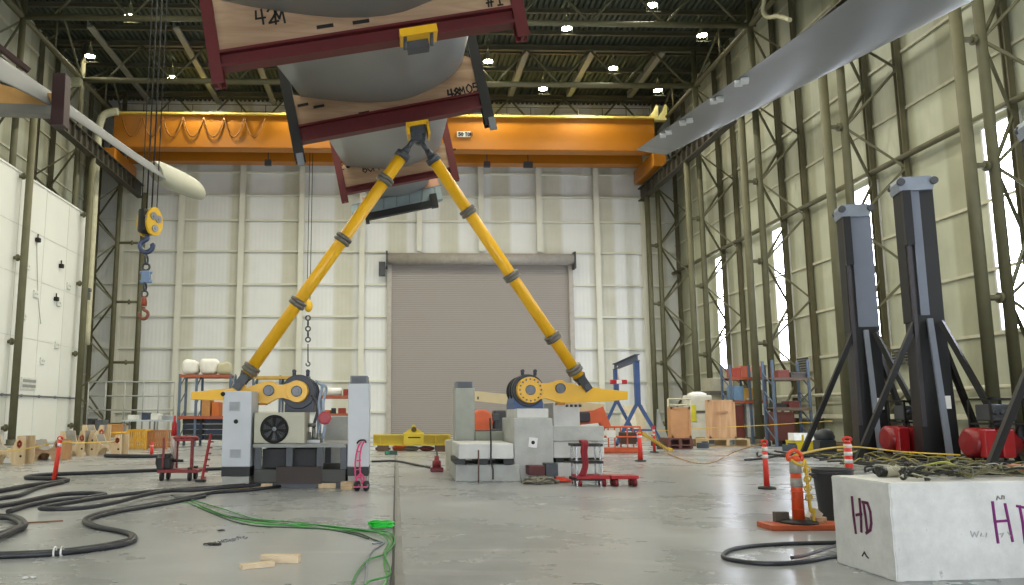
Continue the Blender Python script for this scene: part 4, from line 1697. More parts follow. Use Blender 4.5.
# ================================================================ SAFETY POSTS
def delineator(p, h, lab, lean=0., base=True, bands=2, r=.055):
    t = thing('safety_post', lab, 'safety post', (p.x, p.y, 0), 'orange safety posts on the floor')
    T = lambda z: V((p.x + math.sin(lean) * z, p.y, z * math.cos(lean)))
    if base:
        MB().lathe((p.x, p.y, 0), (0, 0, 1), [(0, .2), (.03, .2), (.05, .17), (.06, .08)], 8).build('base', rubber, t)
    MB().tube(T(.04), T(h * .86), r * 1.1, r * .9, 16).build('post', M('post_red_orange', '#e23a2c', .4, 0, .05, 3), t)
    for k in range(bands):
        z = h * (.8 - .15 * k)
        MB().tube(T(z - h * .045), T(z + h * .03), r * 1.06, r * 1.03, 16).build('reflective_band', M('reflective_band', '#d8d6d4', .35), t)
    q = MB()
    q.lathe(T(h * .86), T(1) - T(0), [(0, r * 1.0), (.03, r * .7), (.05, r * .6)], 16)
    top = T(h * .86 + .04)
    q.path([top + V((-r * .9, 0, 0)), top + V((-r * 1.1, 0, h * .05)), top + V((0, 0, h * .075)), top + V((r * 1.1, 0, h * .05)), top + V((r * .9, 0, 0))], r * .3, 6, 3)
    q.build('handle', M('post_red_orange', '#e23a2c'), t)
    return t, top


posts = {}
pd = F(767, 489)
posts['a'] = delineator(pd, 1.08, 'red-orange safety post on the open floor between the plywood crate and the white block')
pe = F(640.5, 461.5)
posts['b'] = delineator(pe, 1.06, 'red safety post in front of the orange lift basket, nearer the blue gantry feet', 0, True, 1, .08)
pf = F(654.5, 452.5)
posts['c'] = delineator(pf, 1.15, 'thin red safety post holding yellow tape at the foot of the blue gantry')
pg = F(54, 481)
posts['d'] = delineator(pg, 1.1, 'leaning red safety post among the black hoses', .09, False, 1)
ph_ = F(151.5, 457.5)
posts['e'] = delineator(ph_, .55, 'short red safety post on the floor behind the red cart', 0, True, 1, .06)
pi_ = F(850.5, 486)
posts['f'] = delineator(pi_, 1.12, 'banded red safety post standing right behind the dark bin and white block', 0, True, 3, .085)
# orange base plate, wrapped post and blocks
pb = F(772, 531)
xR = F(836, 531).x + .5
solo(MB().box2((pb.x, pb.y, 0), (xR, pb.y + .5, .075), .012), 'steel_plate', M('orange_plate', '#c05a34', .5, 0, .1, 3), 'flat orange steel plate on the floor beside the white block', 'plate')
pw = F(797, 523)
pw = V((A(797.5, 500, pb.y + .25).x, pb.y + .25, .075))
t = thing('safety_post', 'thick safety post wrapped in grey bands and yellow tape, standing on the orange plate', 'safety post', pw, 'orange safety posts on the floor')
MB().lathe(pw, (0, 0, 1), [(0, .27), (.025, .27), (.045, .2), (.05, .14)], 8).build('base', rubber, t)
hh = A(797, 461, pw.y).z - .07
MB().tube(pw + V((0, 0, .03)), pw + V((0, 0, hh)), .085, .072, 24).build('post', M('post_orange', '#dd5026', .45, 0, .1, 4), t)
for f0, f1, mm in ((.80, .99, 'reflective_grey'), (.58, .72, 'reflective_grey')):
    MB().tube(pw + V((0, 0, hh * f0)), pw + V((0, 0, hh * f1)), .082, .079, 24).build('reflective_band', M(mm, '#a3a19c', .4, .1, .1, 5), t)
for f in (.22, .38, .5):
    MB().torus(pw + V((0, 0, hh * f)), (0, 0, 1), .085, .008, 24, 6).build('ridge', M('post_orange', '#dd5026'), t)
q = MB()
tp = pw + V((0, 0, hh))
q.lathe(tp, (0, 0, 1), [(0, .085), (.05, .06), (.07, .045)], 16)
q.path([tp + V((-.09, 0, .0)), tp + V((-.1, 0, .08)), tp + V((0, 0, .15)), tp + V((.1, 0, .08)), tp + V((.09, 0, 0))], .028, 8, 3)
q.build('handle', M('post_orange', '#dd5026'), t)
q = MB()
q.path([tp + V((.12, -.05, .0)), tp + V((.13, -.06, -.3)), tp + V((.15, -.06, -.7)), pw + V((.19, -.08, .2)), pw + V((.16, -.1, .01))], .022, 6, 4)
q.path([tp + V((-.1, -.09, .02)), tp + V((.02, -.14, -.06)), tp + V((.1, -.1, .02))], .02, 6, 4)
for k in range(4):
    q.torus(tp + V((.13, -.07, -.12 - .13 * k)), (0, 1, .5), .05, .012, 12, 5)
q.build('yellow_tape', yelltape, t)
pt = F(786, 523)
z0 = .075
solo(MB().box((pw.x - .19, pw.y + .14, z0 + .07), (.2, .1, .14), None, .005), 'small_box', M('brown_grey', '#5d554c', .7), 'small dark brown block on the orange plate behind the wrapped post', 'block')
mb = MB().box((pw.x + .3, pw.y + .05, z0 + .04), (.2, .14, .08), Matrix.Rotation(.4, 3, 'Z'), .01)
solo(mb, 'timber_block', lumber, 'pale timber offcut on the orange plate between wrapped post and bin', 'timber', 'timber offcuts on the floor')
mb = MB().box((pw.x + .28, pw.y + .12, z0 + .09), (.14, .14, .18), Matrix.Rotation(.7, 3, 'Y'), .01)
solo(mb, 'paper_bag', M('paper_white', '#d8d4cc', .8), 'crumpled pale bag on the orange plate beside the dark bin', 'bag')
# bin
pc = F(833, 519)
t = thing('trash_bin', 'dark grey tapered plastic bin half hidden by the white block', 'bin', (pc.x, pb.y + 1.25, 0))
yb = pb.y + .95
zt = A(833, 467.5, yb).z
xb = A(834, 500, yb).x
MB().lathe((xb, yb, 0), (0, 0, 1), [(0, .2), (.02, .21), (zt - .1, .27), (zt - .1, .285), (zt - .03, .29), (zt - .03, .265), (.06, .19), (.05, 0)], 32).build('body', M('bin_grey', '#3e4043', .5, 0, .08, 4), t)
MB().torus((xb, yb, zt - .03), (0, 0, 1), .29, .02, 32, 8).build('rim', M('bin_rim', '#34363a', .5), t)
q = MB()
q.box((xb - .3, yb, zt - .12), (.05, .18, .07), None, .015)
q.build('handle', M('bin_rim', '#34363a'), t)

# ================================================================ HD BLOCK
bA = F(897, 582)
bB = F(837, 562.5)
bC = F(1024, 578)
dF = (bC - bA).normalized()
dL = (bB - bA)
ht = A(897, 483.0, bA.y).z
bm_ = MB()
Lx, Ly = 2.9, dL.length
NX, NY, NZ = 42, 20, 16
dLn = dL.normalized()


def bp_(u, v, z):
    return bA + dF * u + dLn * v + V((0, 0, z))


t = thing('concrete_block', 'big white-painted concrete block marked HD in purple spray paint', 'concrete block', bp_(Lx / 2, Ly / 2, 0))
q = MB()
q.prism([bp_(0, 0, 0), bp_(Lx, 0, 0), bp_(Lx, Ly, 0), bp_(0, Ly, 0)], (0, 0, ht))
bmesh.ops.bevel(q.bm, geom=q.bm.edges[:], offset=.012, segments=2, affect='EDGES')
bmesh.ops.subdivide_edges(q.bm, edges=[e for e in q.bm.edges if e.calc_length() > .3], cuts=24, use_grid_fill=True)
from mathutils import noise as NZZ
for v in q.bm.verts:
    r_ = v.co - bA
    u_, v_ = r_.dot(dF), r_.dot(dLn)
    edge = sum(1 for d_ in (min(u_, Lx - u_), min(v_, Ly - v_), min(v.co.z, ht - v.co.z)) if d_ < .03)
    amp = .011 if edge >= 2 else .003
    v.co += NZZ.noise_vector(v.co * 9) * amp
bm2, nt, b, tc = node_mat('white_painted_concrete')
Lk_ = nt.links.new
na = N(nt, 'ShaderNodeTexNoise', Scale=2.2, Detail=8, Roughness=.7)
nb_ = N(nt, 'ShaderNodeTexNoise', Scale=9., Detail=6, Roughness=.65)
Lk_(tc.outputs['Object'], na.inputs['Vector'])
Lk_(tc.outputs['Object'], nb_.inputs['Vector'])
ra = N(nt, 'ShaderNodeValToRGB')
ra.color_ramp.elements[0].position = .3
ra.color_ramp.elements[0].color = (*lin('#c9c9c6'), 1)
ra.color_ramp.elements[1].position = .6
ra.color_ramp.elements[1].color = (*lin('#e3e3e2'), 1)
Lk_(na.outputs['Fac'], ra.inputs['Fac'])
rb = N(nt, 'ShaderNodeValToRGB')
rb.color_ramp.elements[0].position = .66
rb.color_ramp.elements[0].color = (0, 0, 0, 1)
rb.color_ramp.elements[1].position = .74
rb.color_ramp.elements[1].color = (.7, .7, .7, 1)
Lk_(nb_.outputs['Fac'], rb.inputs['Fac'])
mx = N(nt, 'ShaderNodeMixRGB')
Lk_(rb.outputs['Color'], mx.inputs['Fac'])
Lk_(ra.outputs['Color'], mx.inputs['Color1'])
mx.inputs['Color2'].default_value = (*lin('#8d8b86'), 1)
Lk_(mx.outputs['Color'], b.inputs['Base Color'])
b.inputs['Roughness'].default_value = .8
bpn = N(nt, 'ShaderNodeBump', Strength=.25, Distance=.02)
Lk_(nb_.outputs['Fac'], bpn.inputs['Height'])
Lk_(bpn.outputs['Normal'], b.inputs['Normal'])
blk = q.build('block', bm2, t)
nL = V((-dLn.y, dLn.x, 0))
if nL.x > 0:
    nL = -nL
nF = V((dF.y, -dF.x, 0))
if nF.y > 0:
    nF = -nF


def spray(pls, p0, nrm, w_, mat, name='spray_letter', lift=.012):
    for pl in pls:
        pass
    q = MB()
    for pl in pls:
        q.stroke([onplane(x, y, p0, nrm) for x, y in pl], w_, nrm, lift)
    q.build(name, mat, blk)


purp = purple
spray([[(852.5, 497), (854, 515), (856.5, 533)], [(857, 515), (862, 514)], [(860, 499), (861.5, 515), (862, 531.5)]], bA, nL, .028, M('dark_purple_paint', '#5f1544', .7, 0, .2, 12))
spray([[(864, 503), (866, 516), (868, 532)], [(863, 502), (868, 503), (871, 512), (872, 523), (871, 530), (867, 533)]], bA, nL, .028, MC['dark_purple_paint'])
spray([[(992, 502), (994.5, 522), (997.5, 542.5)], [(994, 521.5), (1008, 520.5)], [(1004.5, 504), (1008, 521), (1012, 541)]], bA, nF, .024, purp)
spray([[(1019, 506), (1022, 522), (1024.5, 543)], [(1016.5, 506), (1026, 508), (1032, 520), (1033, 532), (1024.5, 543)]], bA, nF, .024, purp)
pen = M('faint_pencil', '#8c8a86', .8)
spray([[(996, 500), (997, 496), (999.5, 499)], [(1001, 499), (1001.5, 495.5), (1003.5, 496), (1003.5, 499)]], bA, nF, .008, pen, 'pencil_mark')
spray([[(970, 531), (972, 537), (974, 532), (976, 537), (978, 531)], [(981, 533), (980, 536), (983, 536)], [(986, 533), (985.5, 537)], [(999, 534), (1003, 533), (1001, 537)], [(1007, 532), (1010, 536)]], bA, nF, .006, M('faint_pencil2', '#b2b1ae', .8), 'pencil_mark')
spray([[(863, 556), (865, 552), (867, 556), (869, 558)]], bA, nL, .01, M('pen_black', '#33302c', .8), 'ink_mark')
zt = ht
# things on the block
def onblk(px, py, z=None):
    return AZ(px, py, ht + (z or 0))


Yk = bA.y + .72
p = V((A(891, 470, Yk).x, Yk, ht))
t = thing('canister', 'small beige canister with a black cap lying on the white concrete block', 'canister', p)
q = MB()
q.lathe(p + V((-.07, 0, .062)), (1, 0, 0), [(0, 0), (.001, .05), (.02, .057), (.13, .06), (.15, .05)], 24)
q.build('body', M('canister_beige', '#b9b29d', .4), t)
q = MB()
q.lathe(p + V((-.15, 0, .062)), (1, 0, 0), [(0, 0), (.001, .05), (.01, .058), (.08, .058), (.082, 0)], 24)
q.build('cap', M('cap_black', '#1d1c1a', .4), t)
q = MB()
q.lathe(p + V((.08, 0, .06)), (1, 0, 0), [(0, .05), (.03, .03), (.05, .03), (.05, 0)], 16)
q.build('neck', M('dull_red', '#9b3a35', .5), t)
Yk = bA.y + .78
p2 = V((A(909, 470, Yk).x, Yk, ht))
t = thing('nozzle', 'small red and white nozzle lying on the white block beside the canister', 'nozzle', p2)
MB().lathe(p2 + V((-.05, 0, .05)), (1, .2, 0), [(0, 0), (.0, .035), (.09, .045), (.09, 0)], 16).build('body', M('dull_red', '#9b3a35'), t)
MB().lathe(p2 + V((.05, .02, .05)), (.3, .2, 1), [(-.04, .0), (-.04, .03), (.06, .02), (.06, 0)], 12).build('tip', white, t)


def clutter(x0, x1, n, r, mat, name, lab, cat, zmax, seed, kind=None, grp=None, y0=.25, y1=None, gap=.25):
    rnd = random.Random(seed)
    mb = MB()
    for k in range(n):
        a = rnd.uniform(x0, x1)
        pts = []
        u_, v_ = a, rnd.uniform(y0, (y1 or Ly - .15))
        th = rnd.uniform(0, 6.28)
        for j in range(rnd.randint(5, 8)):
            pts.append(bp_(u_, v_, ht + r + .004 + rnd.uniform(0, zmax)))
            th += rnd.uniform(-1.1, 1.1)
            u_ = min(max(u_ + gap * math.cos(th), x0), x1)
            v_ = min(max(v_ + gap * .7 * math.sin(th), y0), (y1 or Ly - .12))
        mb.path(pts, r, 5, 4)
    return solo(mb, name, mat, lab, cat, grp, kind)


u0 = (onblk(925, 474) - bA).dot(dF)
clutter(.35, 2.7, 30, .014, M('cable_black', '#25251f', .5), 'cable_tangle', 'tangle of black cables heaped on the white concrete block', 'cables', .11, 3, 'stuff')
clutter(.55, 2.75, 26, .011, M('cable_olive', '#6b6748', .5), 'cable_tangle', 'olive and tan cables in the heap on the white concrete block', 'cables', .13, 4, 'stuff')
clutter(.3, 2.75, 16, .007, M('cable_pale', '#b6b4a0', .5), 'cable_tangle', 'thin pale wires in the heap on the white concrete block', 'cables', .13, 5, 'stuff')
mb = MB()
mb.path([bp_(.55, .8, ht + .06), bp_(.8, .6, ht + .12), bp_(1.05, .55, ht + .16), bp_(1.2, .45, ht + .05), bp_(1.22, .38, ht + .015)], .013, 6, 5)
solo(mb, 'green_yellow_cable', M('green_yellow', '#a9ac4e', .5), 'yellow-green cable arching over the heap on the white block', 'cable')
mb = MB()
mb.box(bp_(2.02, .7, ht + .07), (.22, .15, .1), Matrix.Rotation(.5, 3, 'Z'), .02)
solo(mb, 'connector', M('connector_orange', '#b8683a', .5), 'orange-brown plug among the cables on the white block', 'plug')
mb = MB()
mb.path([bp_(.5, .16, ht + .018), bp_(.52, .15, ht + .02), bp_(.56, .17, ht + .018)], .018, 6, 2)
solo(mb, 'small_plug', M('cable_black', '#25251f'), 'tiny dark plug near the front edge of the white block', 'plug')

# ================================================================ BLACK MASTS
mast_sheen = M('mast_sheen_blue_grey', '#6f7684', .3, .1, .06, 1)  # blue-grey sheen of the dark mast steel, put into the colour
XM = 17.95


def mast(Y, lab, sc=1.):
    t = thing('black_mast', lab, 'mast', (XM, Y, 0), 'tall black steel masts')
    H_ = 9.7
    fr_ = 1.0 if Y > 30 else .1
    hw = .5
    up_ = lambda x, y, z: V((XM + x, Y + y, z))
    rot = Matrix.Rotation(R(-14), 3, 'Z')
    rp = lambda x, y, z: V((XM, Y, 0)) + rot @ V((x, y, z))
    q = MB()
    q.prism([rp(-hw, -.35, 4.7), rp(hw, -.35, 4.7), rp(hw, .45, 4.7), rp(-hw, .45, 4.7)], (0, 0, H_ - 5.1))
    q.build('upper_box', black, t)
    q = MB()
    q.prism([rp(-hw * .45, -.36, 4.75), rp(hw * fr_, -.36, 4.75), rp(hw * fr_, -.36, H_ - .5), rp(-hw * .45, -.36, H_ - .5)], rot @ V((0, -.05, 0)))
    q.build('sheen_plate', mast_sheen, t)  # thin plate standing in for the lit, glossy side of the mast
    q = MB()
    q.prism([rp(-hw * 1.02, -.55, H_ - 2.4), rp(-hw * .5, -.55, H_ - 2.4), rp(-hw * .5, -.35, H_ - 2.4), rp(-hw * 1.02, -.35, H_ - 2.4)], (0, 0, 1.9))
    q.build('channel', M('mast_channel', '#141417', .4), t)
    q = MB()
    q.prism([rp(-hw * .95, -.48, 1.2), rp(-hw * .7, -.48, 1.2), rp(-hw * .7, -.35, 1.2), rp(-hw * .95, -.35, 1.2)], (0, 0, H_ - 3.6))
    q.build('guide_rail', M('mast_rail', '#37343a', .45), t)
    # cap
    q = MB()
    q.prism([rp(-hw * 1.1, -.5, H_ - .5), rp(hw * .9, -.5, H_ - .5), rp(hw * 1.1, -.5, H_ - .15), rp(hw * .8, -.5, H_ - .02), rp(-hw * 1.1, -.5, H_ - .02), rp(-hw * 1.25, -.5, H_ - .2)], rot @ V((0, .95, 0)))
    q.build('cap', M('mast_cap', '#868f9e', .35, .2), t)
    q = MB()
    for s_ in (-1.05, 1.0):
        q.lathe(rp(hw * s_, -.58, H_ - .2), rot @ V((0, 1, 0)), [(0, .13), (.12, .13), (.12, .08), (.9, .08), (.9, .13), (1.05, .13)], 16)
    q.build('cap_sheave', greyd, t)
    # tapered foot
    q = MB()
    a_ = [rp(-hw * .9, -.42, 4.9), rp(hw * .95, -.42, 4.9), rp(hw * 1.2, -.42, .05), rp(-hw * 1.0, -.42, .05)]
    q.prism(a_, rot @ V((0, .85, 0)))
    q.build('foot', M('mast_black', '#08080b', .4, 0, .15, 2), t)
    q = MB()
    q.box(rp(.3, -.43, 2.0), (.26, .02, .42), rot)
    q.build('notice', white, t)
    MB().box(V((XM, Y, .03)), (2.2, 2.2, .06), rot, .01).build('base_plate', black, t)
    zt_ = 4.75
    for fx, fy, mt in ((-2.6, -.6, black), (-.15, -1.6, mast_sheen), (1.7, -1.9, black), (1.9, .9, black)):  # front brace is coloured pale as if lit
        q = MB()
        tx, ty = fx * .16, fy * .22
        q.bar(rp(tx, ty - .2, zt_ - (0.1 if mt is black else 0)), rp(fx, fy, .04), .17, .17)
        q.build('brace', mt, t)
        MB().box(rp(fx, fy, .03), (.5, .5, .06), rot).build('brace_foot', black, t)
    return t


mast(31.4, 'black mast nearest the shelving rack, with a painted-in sheen and black braces')
mast(27.6, 'black mast in the middle of the row, beside the red power units')
mast(21.5, 'black mast at the edge of the view, nearest the white block')


def power_unit(p, lab, s=1.):
    t = thing('power_unit', lab, 'power unit', p, 'red power units by the masts')
    q = MB()
    q.box(p + V((0, 0, .08)), (1.5, 1., .16), None, .01)
    q.build('skid', black, t)
    q = MB()
    q.lathe(p + V((-.65, 0, .62)), (1, 0, 0), [(0, .0), (.02, .28), (.1, .38), (1.2, .38), (1.28, .28), (1.3, 0)], 28)
    q.build('tank', M('unit_red', '#7d1119', .35, 0, .1, 3), t)
    q = MB()
    for dx in (-.35, .1):
        q.box(p + V((dx, -.42, .62)), (.32, .22, .7), None, .03)
    q.build('pump', M('unit_red2', '#98161d', .35, 0, .1, 3), t)
    q = MB()
    for dx in (-.2, .65):
        for dy in (-.4, .4):
            q.box(p + V((dx, dy, .95)), (.05, .05, 1.6))
    for dz in (1.1, 1.72):
        for dy in (-.4, .4):
            q.box(p + V((.225, dy, dz)), (.9, .05, .05))
        for dx in (-.2, .65):
            q.box(p + V((dx, 0, dz)), (.05, .8, .05))
    q.build('cage', black, t)
    q = MB()
    q.box(p + V((.22, 0, 1.38)), (.66, .6, .42), None, .03)
    for k in range(4):
        q.lathe(p + V((-.02 + .16 * k, -.3, 1.4)), (0, -1, 0), [(0, .07), (.08, .06), (.08, 0)], 12)
    q.build('engine', greyd, t)
    q = MB()
    q.lathe(p + V((.75, -.25, .85)), (0, -1, 0), [(-.1, .1), (0, .27), (.1, .27), (.12, .1), (.2, .08), (.2, 0)], 20)
    q.build('flywheel', rubber, t)
    for c_ in t.children:
        for v in c_.data.vertices:
            v.co *= 1.2
    return t


power_unit(V((18.0, 29.3, 0)), 'red power unit with black engine cage between the first two masts')
power_unit(V((18.1, 25.2, 0)), 'red power unit with black engine cage behind the diagonal black brace')
p = V((XM - 1.3, 32.5, 0))
mb = MB()
mb.ball(p + V((.2, .2, .75)), .4, (1, .7, .75), 12, 8, .1)
mb.box(p + V((.2, .2, .3)), (.7, .5, .6), None, .03)
solo(mb, 'winch_motor', greyd, 'dark winch motor low beside the first black mast', 'motor')

# cables and hoses about the masts
def floorpath(pts, r, z=0.):
    mb = MB()
    mb.path([F(x, y) + V((0, 0, r + z)) for x, y in pts], r, 8, 6)
    return mb


fl = [([(775, 452), (800, 455), (850, 453), (880, 457), (930, 455), (1010, 458)], .04, black, 'black cable on the floor in front of the first mast, furthest from the white block', 'cable'),
      ([(745, 461), (765, 459), (790, 455), (820, 457), (830, 452)], .035, black, 'black cable crossing the floor beside the yellow skip', 'cable'),
      ([(798, 443.5), (830, 450), (880, 454), (940, 459), (1015, 458)], .035, yelltape, 'yellow rope lying along the floor past the mast feet', 'rope'),
      ([(820, 461), (860, 456), (895, 460), (950, 457), (1000, 462)], .03, greyd, 'dark grey hose winding between the mast feet and white block', 'hose'),
      ([(860, 460), (900, 455), (935, 461), (985, 456), (1024, 463)], .03, M('pale_cable', '#a7a68d', .5), 'pale cable winding between the mast feet', 'cable')]
for pts, r_, m_, lab, cat in fl:
    solo(floorpath(pts, r_), 'floor_' + cat, m_, lab, cat)
rnd = random.Random(11)
mb = MB()
for k in range(34):
    x = rnd.uniform(14.6, 19.0)
    y = rnd.uniform(24.5, 31)
    th = rnd.uniform(0, 6.28)
    pts = []
    for j in range(6):
        pts.append(V((x, y, .04 + rnd.uniform(0, .18))))
        th += rnd.uniform(-1, 1)
        x = min(max(x + .6 * math.cos(th), 13.6), 19.2)
        y = min(max(y + .5 * math.sin(th), 24), 31.5)
    mb.path(pts, .03, 5, 4)
solo(mb, 'cable_tangle', M('tangle_dark', '#34322a', .55, 0, .4, 4), 'dark tangle of hoses on the floor around the mast feet', 'cables', None, 'stuff')
mb = MB()
for k in range(14):
    x = rnd.uniform(14.6, 18.6)
    y = rnd.uniform(24.5, 30)
    th = rnd.uniform(0, 6.28)
    pts = []
    for j in range(6):
        pts.append(V((x, y, .05 + rnd.uniform(0, .3))))
        th += rnd.uniform(-1, 1)
        x += .5 * math.cos(th)
        y += .4 * math.sin(th)
    mb.path(pts, .022, 5, 4)
solo(mb, 'cable_tangle', M('tangle_yellow', '#8d8447', .55, 0, .3, 4), 'yellowish hoses mixed into the tangle around the mast feet', 'cables', None, 'stuff')
# hose loop beside the white block
mb = floorpath([(905, 560), (842, 558), (800, 564.5), (760, 565.5), (728, 561), (724, 556), (738, 550), (780, 546), (836, 544.5), (880, 543)], .024)
solo(mb, 'hose_loop', hosem, 'loop of thick dark hose curling out from under the white block', 'hose')
mb = floorpath([(840, 550), (822, 556), (805, 561.5), (792, 564)], .02, .045)
solo(mb, 'hose_end', M('hose_purple_grey', '#4a4148', .5), 'thin grey-purple hose crossing inside the dark hose loop', 'hose')
# ================================================================ LEFT FLOOR : hoses
S5 = lambda pts: [(x / 5.085, 470 + y / 5.085) for x, y in pts]
H1 = S5([(-300, 455), (0, 445), (150, 440), (300, 430), (450, 412), (600, 385), (668, 362), (650, 335), (560, 315), (480, 300), (430, 278), (450, 250), (560, 220), (700, 195), (850, 170), (950, 150), (1017, 138)]) + [(215, 494), (245, 492), (280, 488), (312, 484)]
H1b = S5([(-300, 462), (0, 452), (160, 446), (310, 436), (460, 419), (620, 393), (684, 366), (668, 338), (590, 318), (500, 300), (452, 276), (470, 256), (570, 228), (710, 202), (850, 178), (960, 158)]) + [(205, 498)]
H2 = [(262, 487.5), (225, 491)] + S5([(960, 118), (850, 125), (700, 140), (550, 160), (400, 185), (250, 210), (205, 225), (330, 226), (470, 214), (600, 188), (720, 155), (850, 130), (990, 126)]) + [(228, 491.5), (264, 488.5)]
H3 = S5([(-200, 210), (0, 195), (150, 165), (300, 135), (450, 128), (535, 135), (450, 150), (300, 165), (150, 190), (40, 225)])
H4 = S5([(-250, 240), (-80, 248), (0, 255), (85, 262), (128, 300), (80, 326), (0, 362), (-120, 400)])
H4b = S5([(-160, 280), (0, 262), (70, 272), (105, 300), (60, 322), (-20, 350), (-150, 380)])
H5 = S5([(-200, 150), (0, 118), (150, 90), (330, 66), (325, 58), (200, 52), (130, 48), (200, 35), (400, 26), (600, 18), (790, 10)]) + [(200, 471), (235, 470)]
H6 = S5([(-200, 190), (0, 155), (100, 138), (190, 100), (320, 72)])
for i, (pts, r_, lab, z) in enumerate([(H1, .034, 'thick dark hose making the nearest S-bend across the floor', 0), (H1b, .032, 'second thick dark hose lying against the nearest S-bend', 0), (H2, .04, 'thick dark hose doubled back in a long narrow loop in the middle of the floor', .05),
                                       (H3, .042, 'dark hose doubled back beside the thin rusty rod', 0), (H4, .04, 'dark hose looping tightly at the edge of the view', 0.02), (H4b, .036, 'second dark hose inside the tight loop at the edge of the view', 0.02),
                                       (H5, .05, 'dark hose running past the leaning red post to the machine', 0), (H6, .042, 'dark hose joining the one at the foot of the leaning red post', 0)]):
    solo(floorpath(pts, r_, z), 'rubber_hose', hosem, lab, 'hose', 'dark rubber hoses on the floor')
solo(floorpath([(105, 457.5), (125, 458), (152, 458), (165, 457)], .07), 'rubber_hose', hosem, 'short dark hose lying straight on the floor in front of the yellow gate', 'hose', 'dark rubber hoses on the floor')
p = F(54.5, 556)
mb = MB()
mb.torus(p + V((0, 0, .045)), V((1, .1, 0)), .055, .012, 16, 6)
mb.torus(p + V((.08, 0, .045)), V((1, .1, 0)), .055, .012, 16, 6)
solo(mb, 'hose_tie', white, 'white tie around the nearest thick hose', 'tie')
a_, b_ = F(27, 523.5), F(63, 521.5)
solo(MB().bar(a_ + V((0, 0, .012)), b_ + V((0, 0, .012)), .03, .02), 'rusty_bar', M('rust', '#8c6848', .7), 'thin rusty bar on the floor inside the hose loops', 'bar')
for (x, y), lab in (((25, 579), 'first'), ((33, 578.5), 'second')):
    mb = MB()
    mb.ball(F(x, y) + V((0, 0, .012)), .03, (1, 1, .4), 10, 6, .2)
    solo(mb, 'paper_scrap', white, 'small white paper scrap on the bare floor, the %s of two' % ('nearer to the edge' if lab == 'first' else 'one further from the edge'), 'scrap', 'paper scraps on the floor')
rnd = random.Random(3)
mb = MB()
for k in range(60):
    x, y = 206 + 40 * k / 60 + rnd.uniform(-2, 2), 545.5 - 8.5 * k / 60 + rnd.uniform(-1.5, 1.5)
    mb.box(F(x, y) + V((0, 0, .006)), (rnd.uniform(.01, .03), rnd.uniform(.01, .03), .012), Matrix.Rotation(rnd.uniform(0, 3), 3, 'Z'))
solo(mb, 'debris', M('debris_grey', '#7f8187', .7, 0, .5, 20), 'thin trail of crumbled grey debris on the floor', 'debris', None, 'stuff')
for (x, y, s_), lab in (((213, 545, .09), 'dark scrap at the near end of the debris trail'), ((221, 531, .045), 'dark speck on the floor beyond the debris trail')):
    mb = MB()
    mb.ball(F(x, y) + V((0, 0, .012)), s_, (1.3, .7, .2), 10, 6, .2)
    solo(mb, 'dark_scrap', inkblack, lab, 'scrap')
# floor stains dust: two lumber pieces
def board(pc, L_, w_, h_, rz, lab, z=0):
    mb = MB()
    mb.box(V((0, 0, 0)) + pc + V((0, 0, h_ / 2 + z)), (L_, w_, h_), Matrix.Rotation(rz, 3, 'Z'), .004)
    return solo(mb, 'lumber_offcut', M('lumber_new', '#d9c3a3', .6, 0, .15, 6), lab, 'timber', 'lumber offcuts on the bare floor')


p1 = F(257, 567.5)
board(p1, .36, .11, .05, .5, 'shorter lumber offcut lying on the bare floor with its end toward the viewer')
p2 = F(280, 563)
board(p2 + V((0, .05, 0)), .42, .13, .08, -.12, 'thicker pale lumber offcut, the longer of the two on the bare floor')
# green coil and cables
SG = lambda pts: [(220 + x / 5.12, 480 + y / 5.12) for x, y in pts]
gl = M('bright_green_cable', '#3d8f45', .45, 0, .1, 8)
gcab = [SG([(-190, 110), (0, 180), (150, 215), (300, 230), (500, 250), (700, 262), (830, 275), (880, 315), (850, 380), (842, 440), (855, 500), (835, 560)]),
        SG([(-190, 95), (0, 150), (90, 180), (200, 210), (400, 225), (560, 248), (760, 268), (860, 275), (895, 320), (850, 385), (760, 420), (700, 490), (670, 560)]),
        SG([(-150, 120), (60, 205), (250, 240), (460, 240), (640, 258), (800, 280), (862, 330), (840, 390), (870, 470), (860, 510), (770, 535), (740, 560)])]
for i, g_ in enumerate(gcab):
    solo(floorpath(g_, .011, .012 * i), 'green_cable', gl if i else greenm, ['green cable running to the coil and down the floor joint, the straightest one', 'green cable swinging out widest below the green coil', 'green cable bending back at the bottom below the green coil'][i], 'cable', 'green cables on the floor')
gd = M('dark_green_cable', '#35503c', .5)
for i, g_ in enumerate([SG([(-250, 80), (0, 190), (160, 235), (330, 245), (540, 255), (700, 275), (790, 310), (840, 325)]), SG([(-100, 140), (60, 190), (260, 220), (480, 245), (660, 275), (760, 305)])]):
    solo(floorpath(g_, .01, .0), 'dark_green_cable', gd, ['dark green cable ending by the grey cable below the coil', 'dark green cable fading out short of the grey cable'][i], 'cable', 'green cables on the floor')
solo(floorpath(SG([(780, 330), (840, 325), (790, 360), (755, 410), (750, 480), (742, 560)]), .012), 'grey_cable', M('grey_cable', '#8f949b', .5), 'grey cable dropping toward the viewer beside the green cables', 'cable')
solo(floorpath(SG([(895, 330), (885, 420), (875, 500), (870, 560)]), .008), 'black_wire', black, 'thin black wire lying along the floor joint', 'wire')
rnd = random.Random(8)
mb = MB()
c = F(381, 529)
for k in range(11):
    rr_ = .17 + rnd.uniform(-.05, .03)
    cz = .02 + .006 * k
    pts = [c + V((math.cos(a * .52) * rr_ + rnd.uniform(-.015, .015), .1 + math.sin(a * .52) * rr_ * .85 + rnd.uniform(-.015, .015), cz + rnd.uniform(-.006, .012))) for a in range(12)]
    mb.path(pts, .011, 6, 3, True)
solo(mb, 'cable_coil', M('vivid_green_cable', '#22c63a', .4, 0, .1, 8), 'coil of bright green cable on the floor by the joint', 'cable coil')

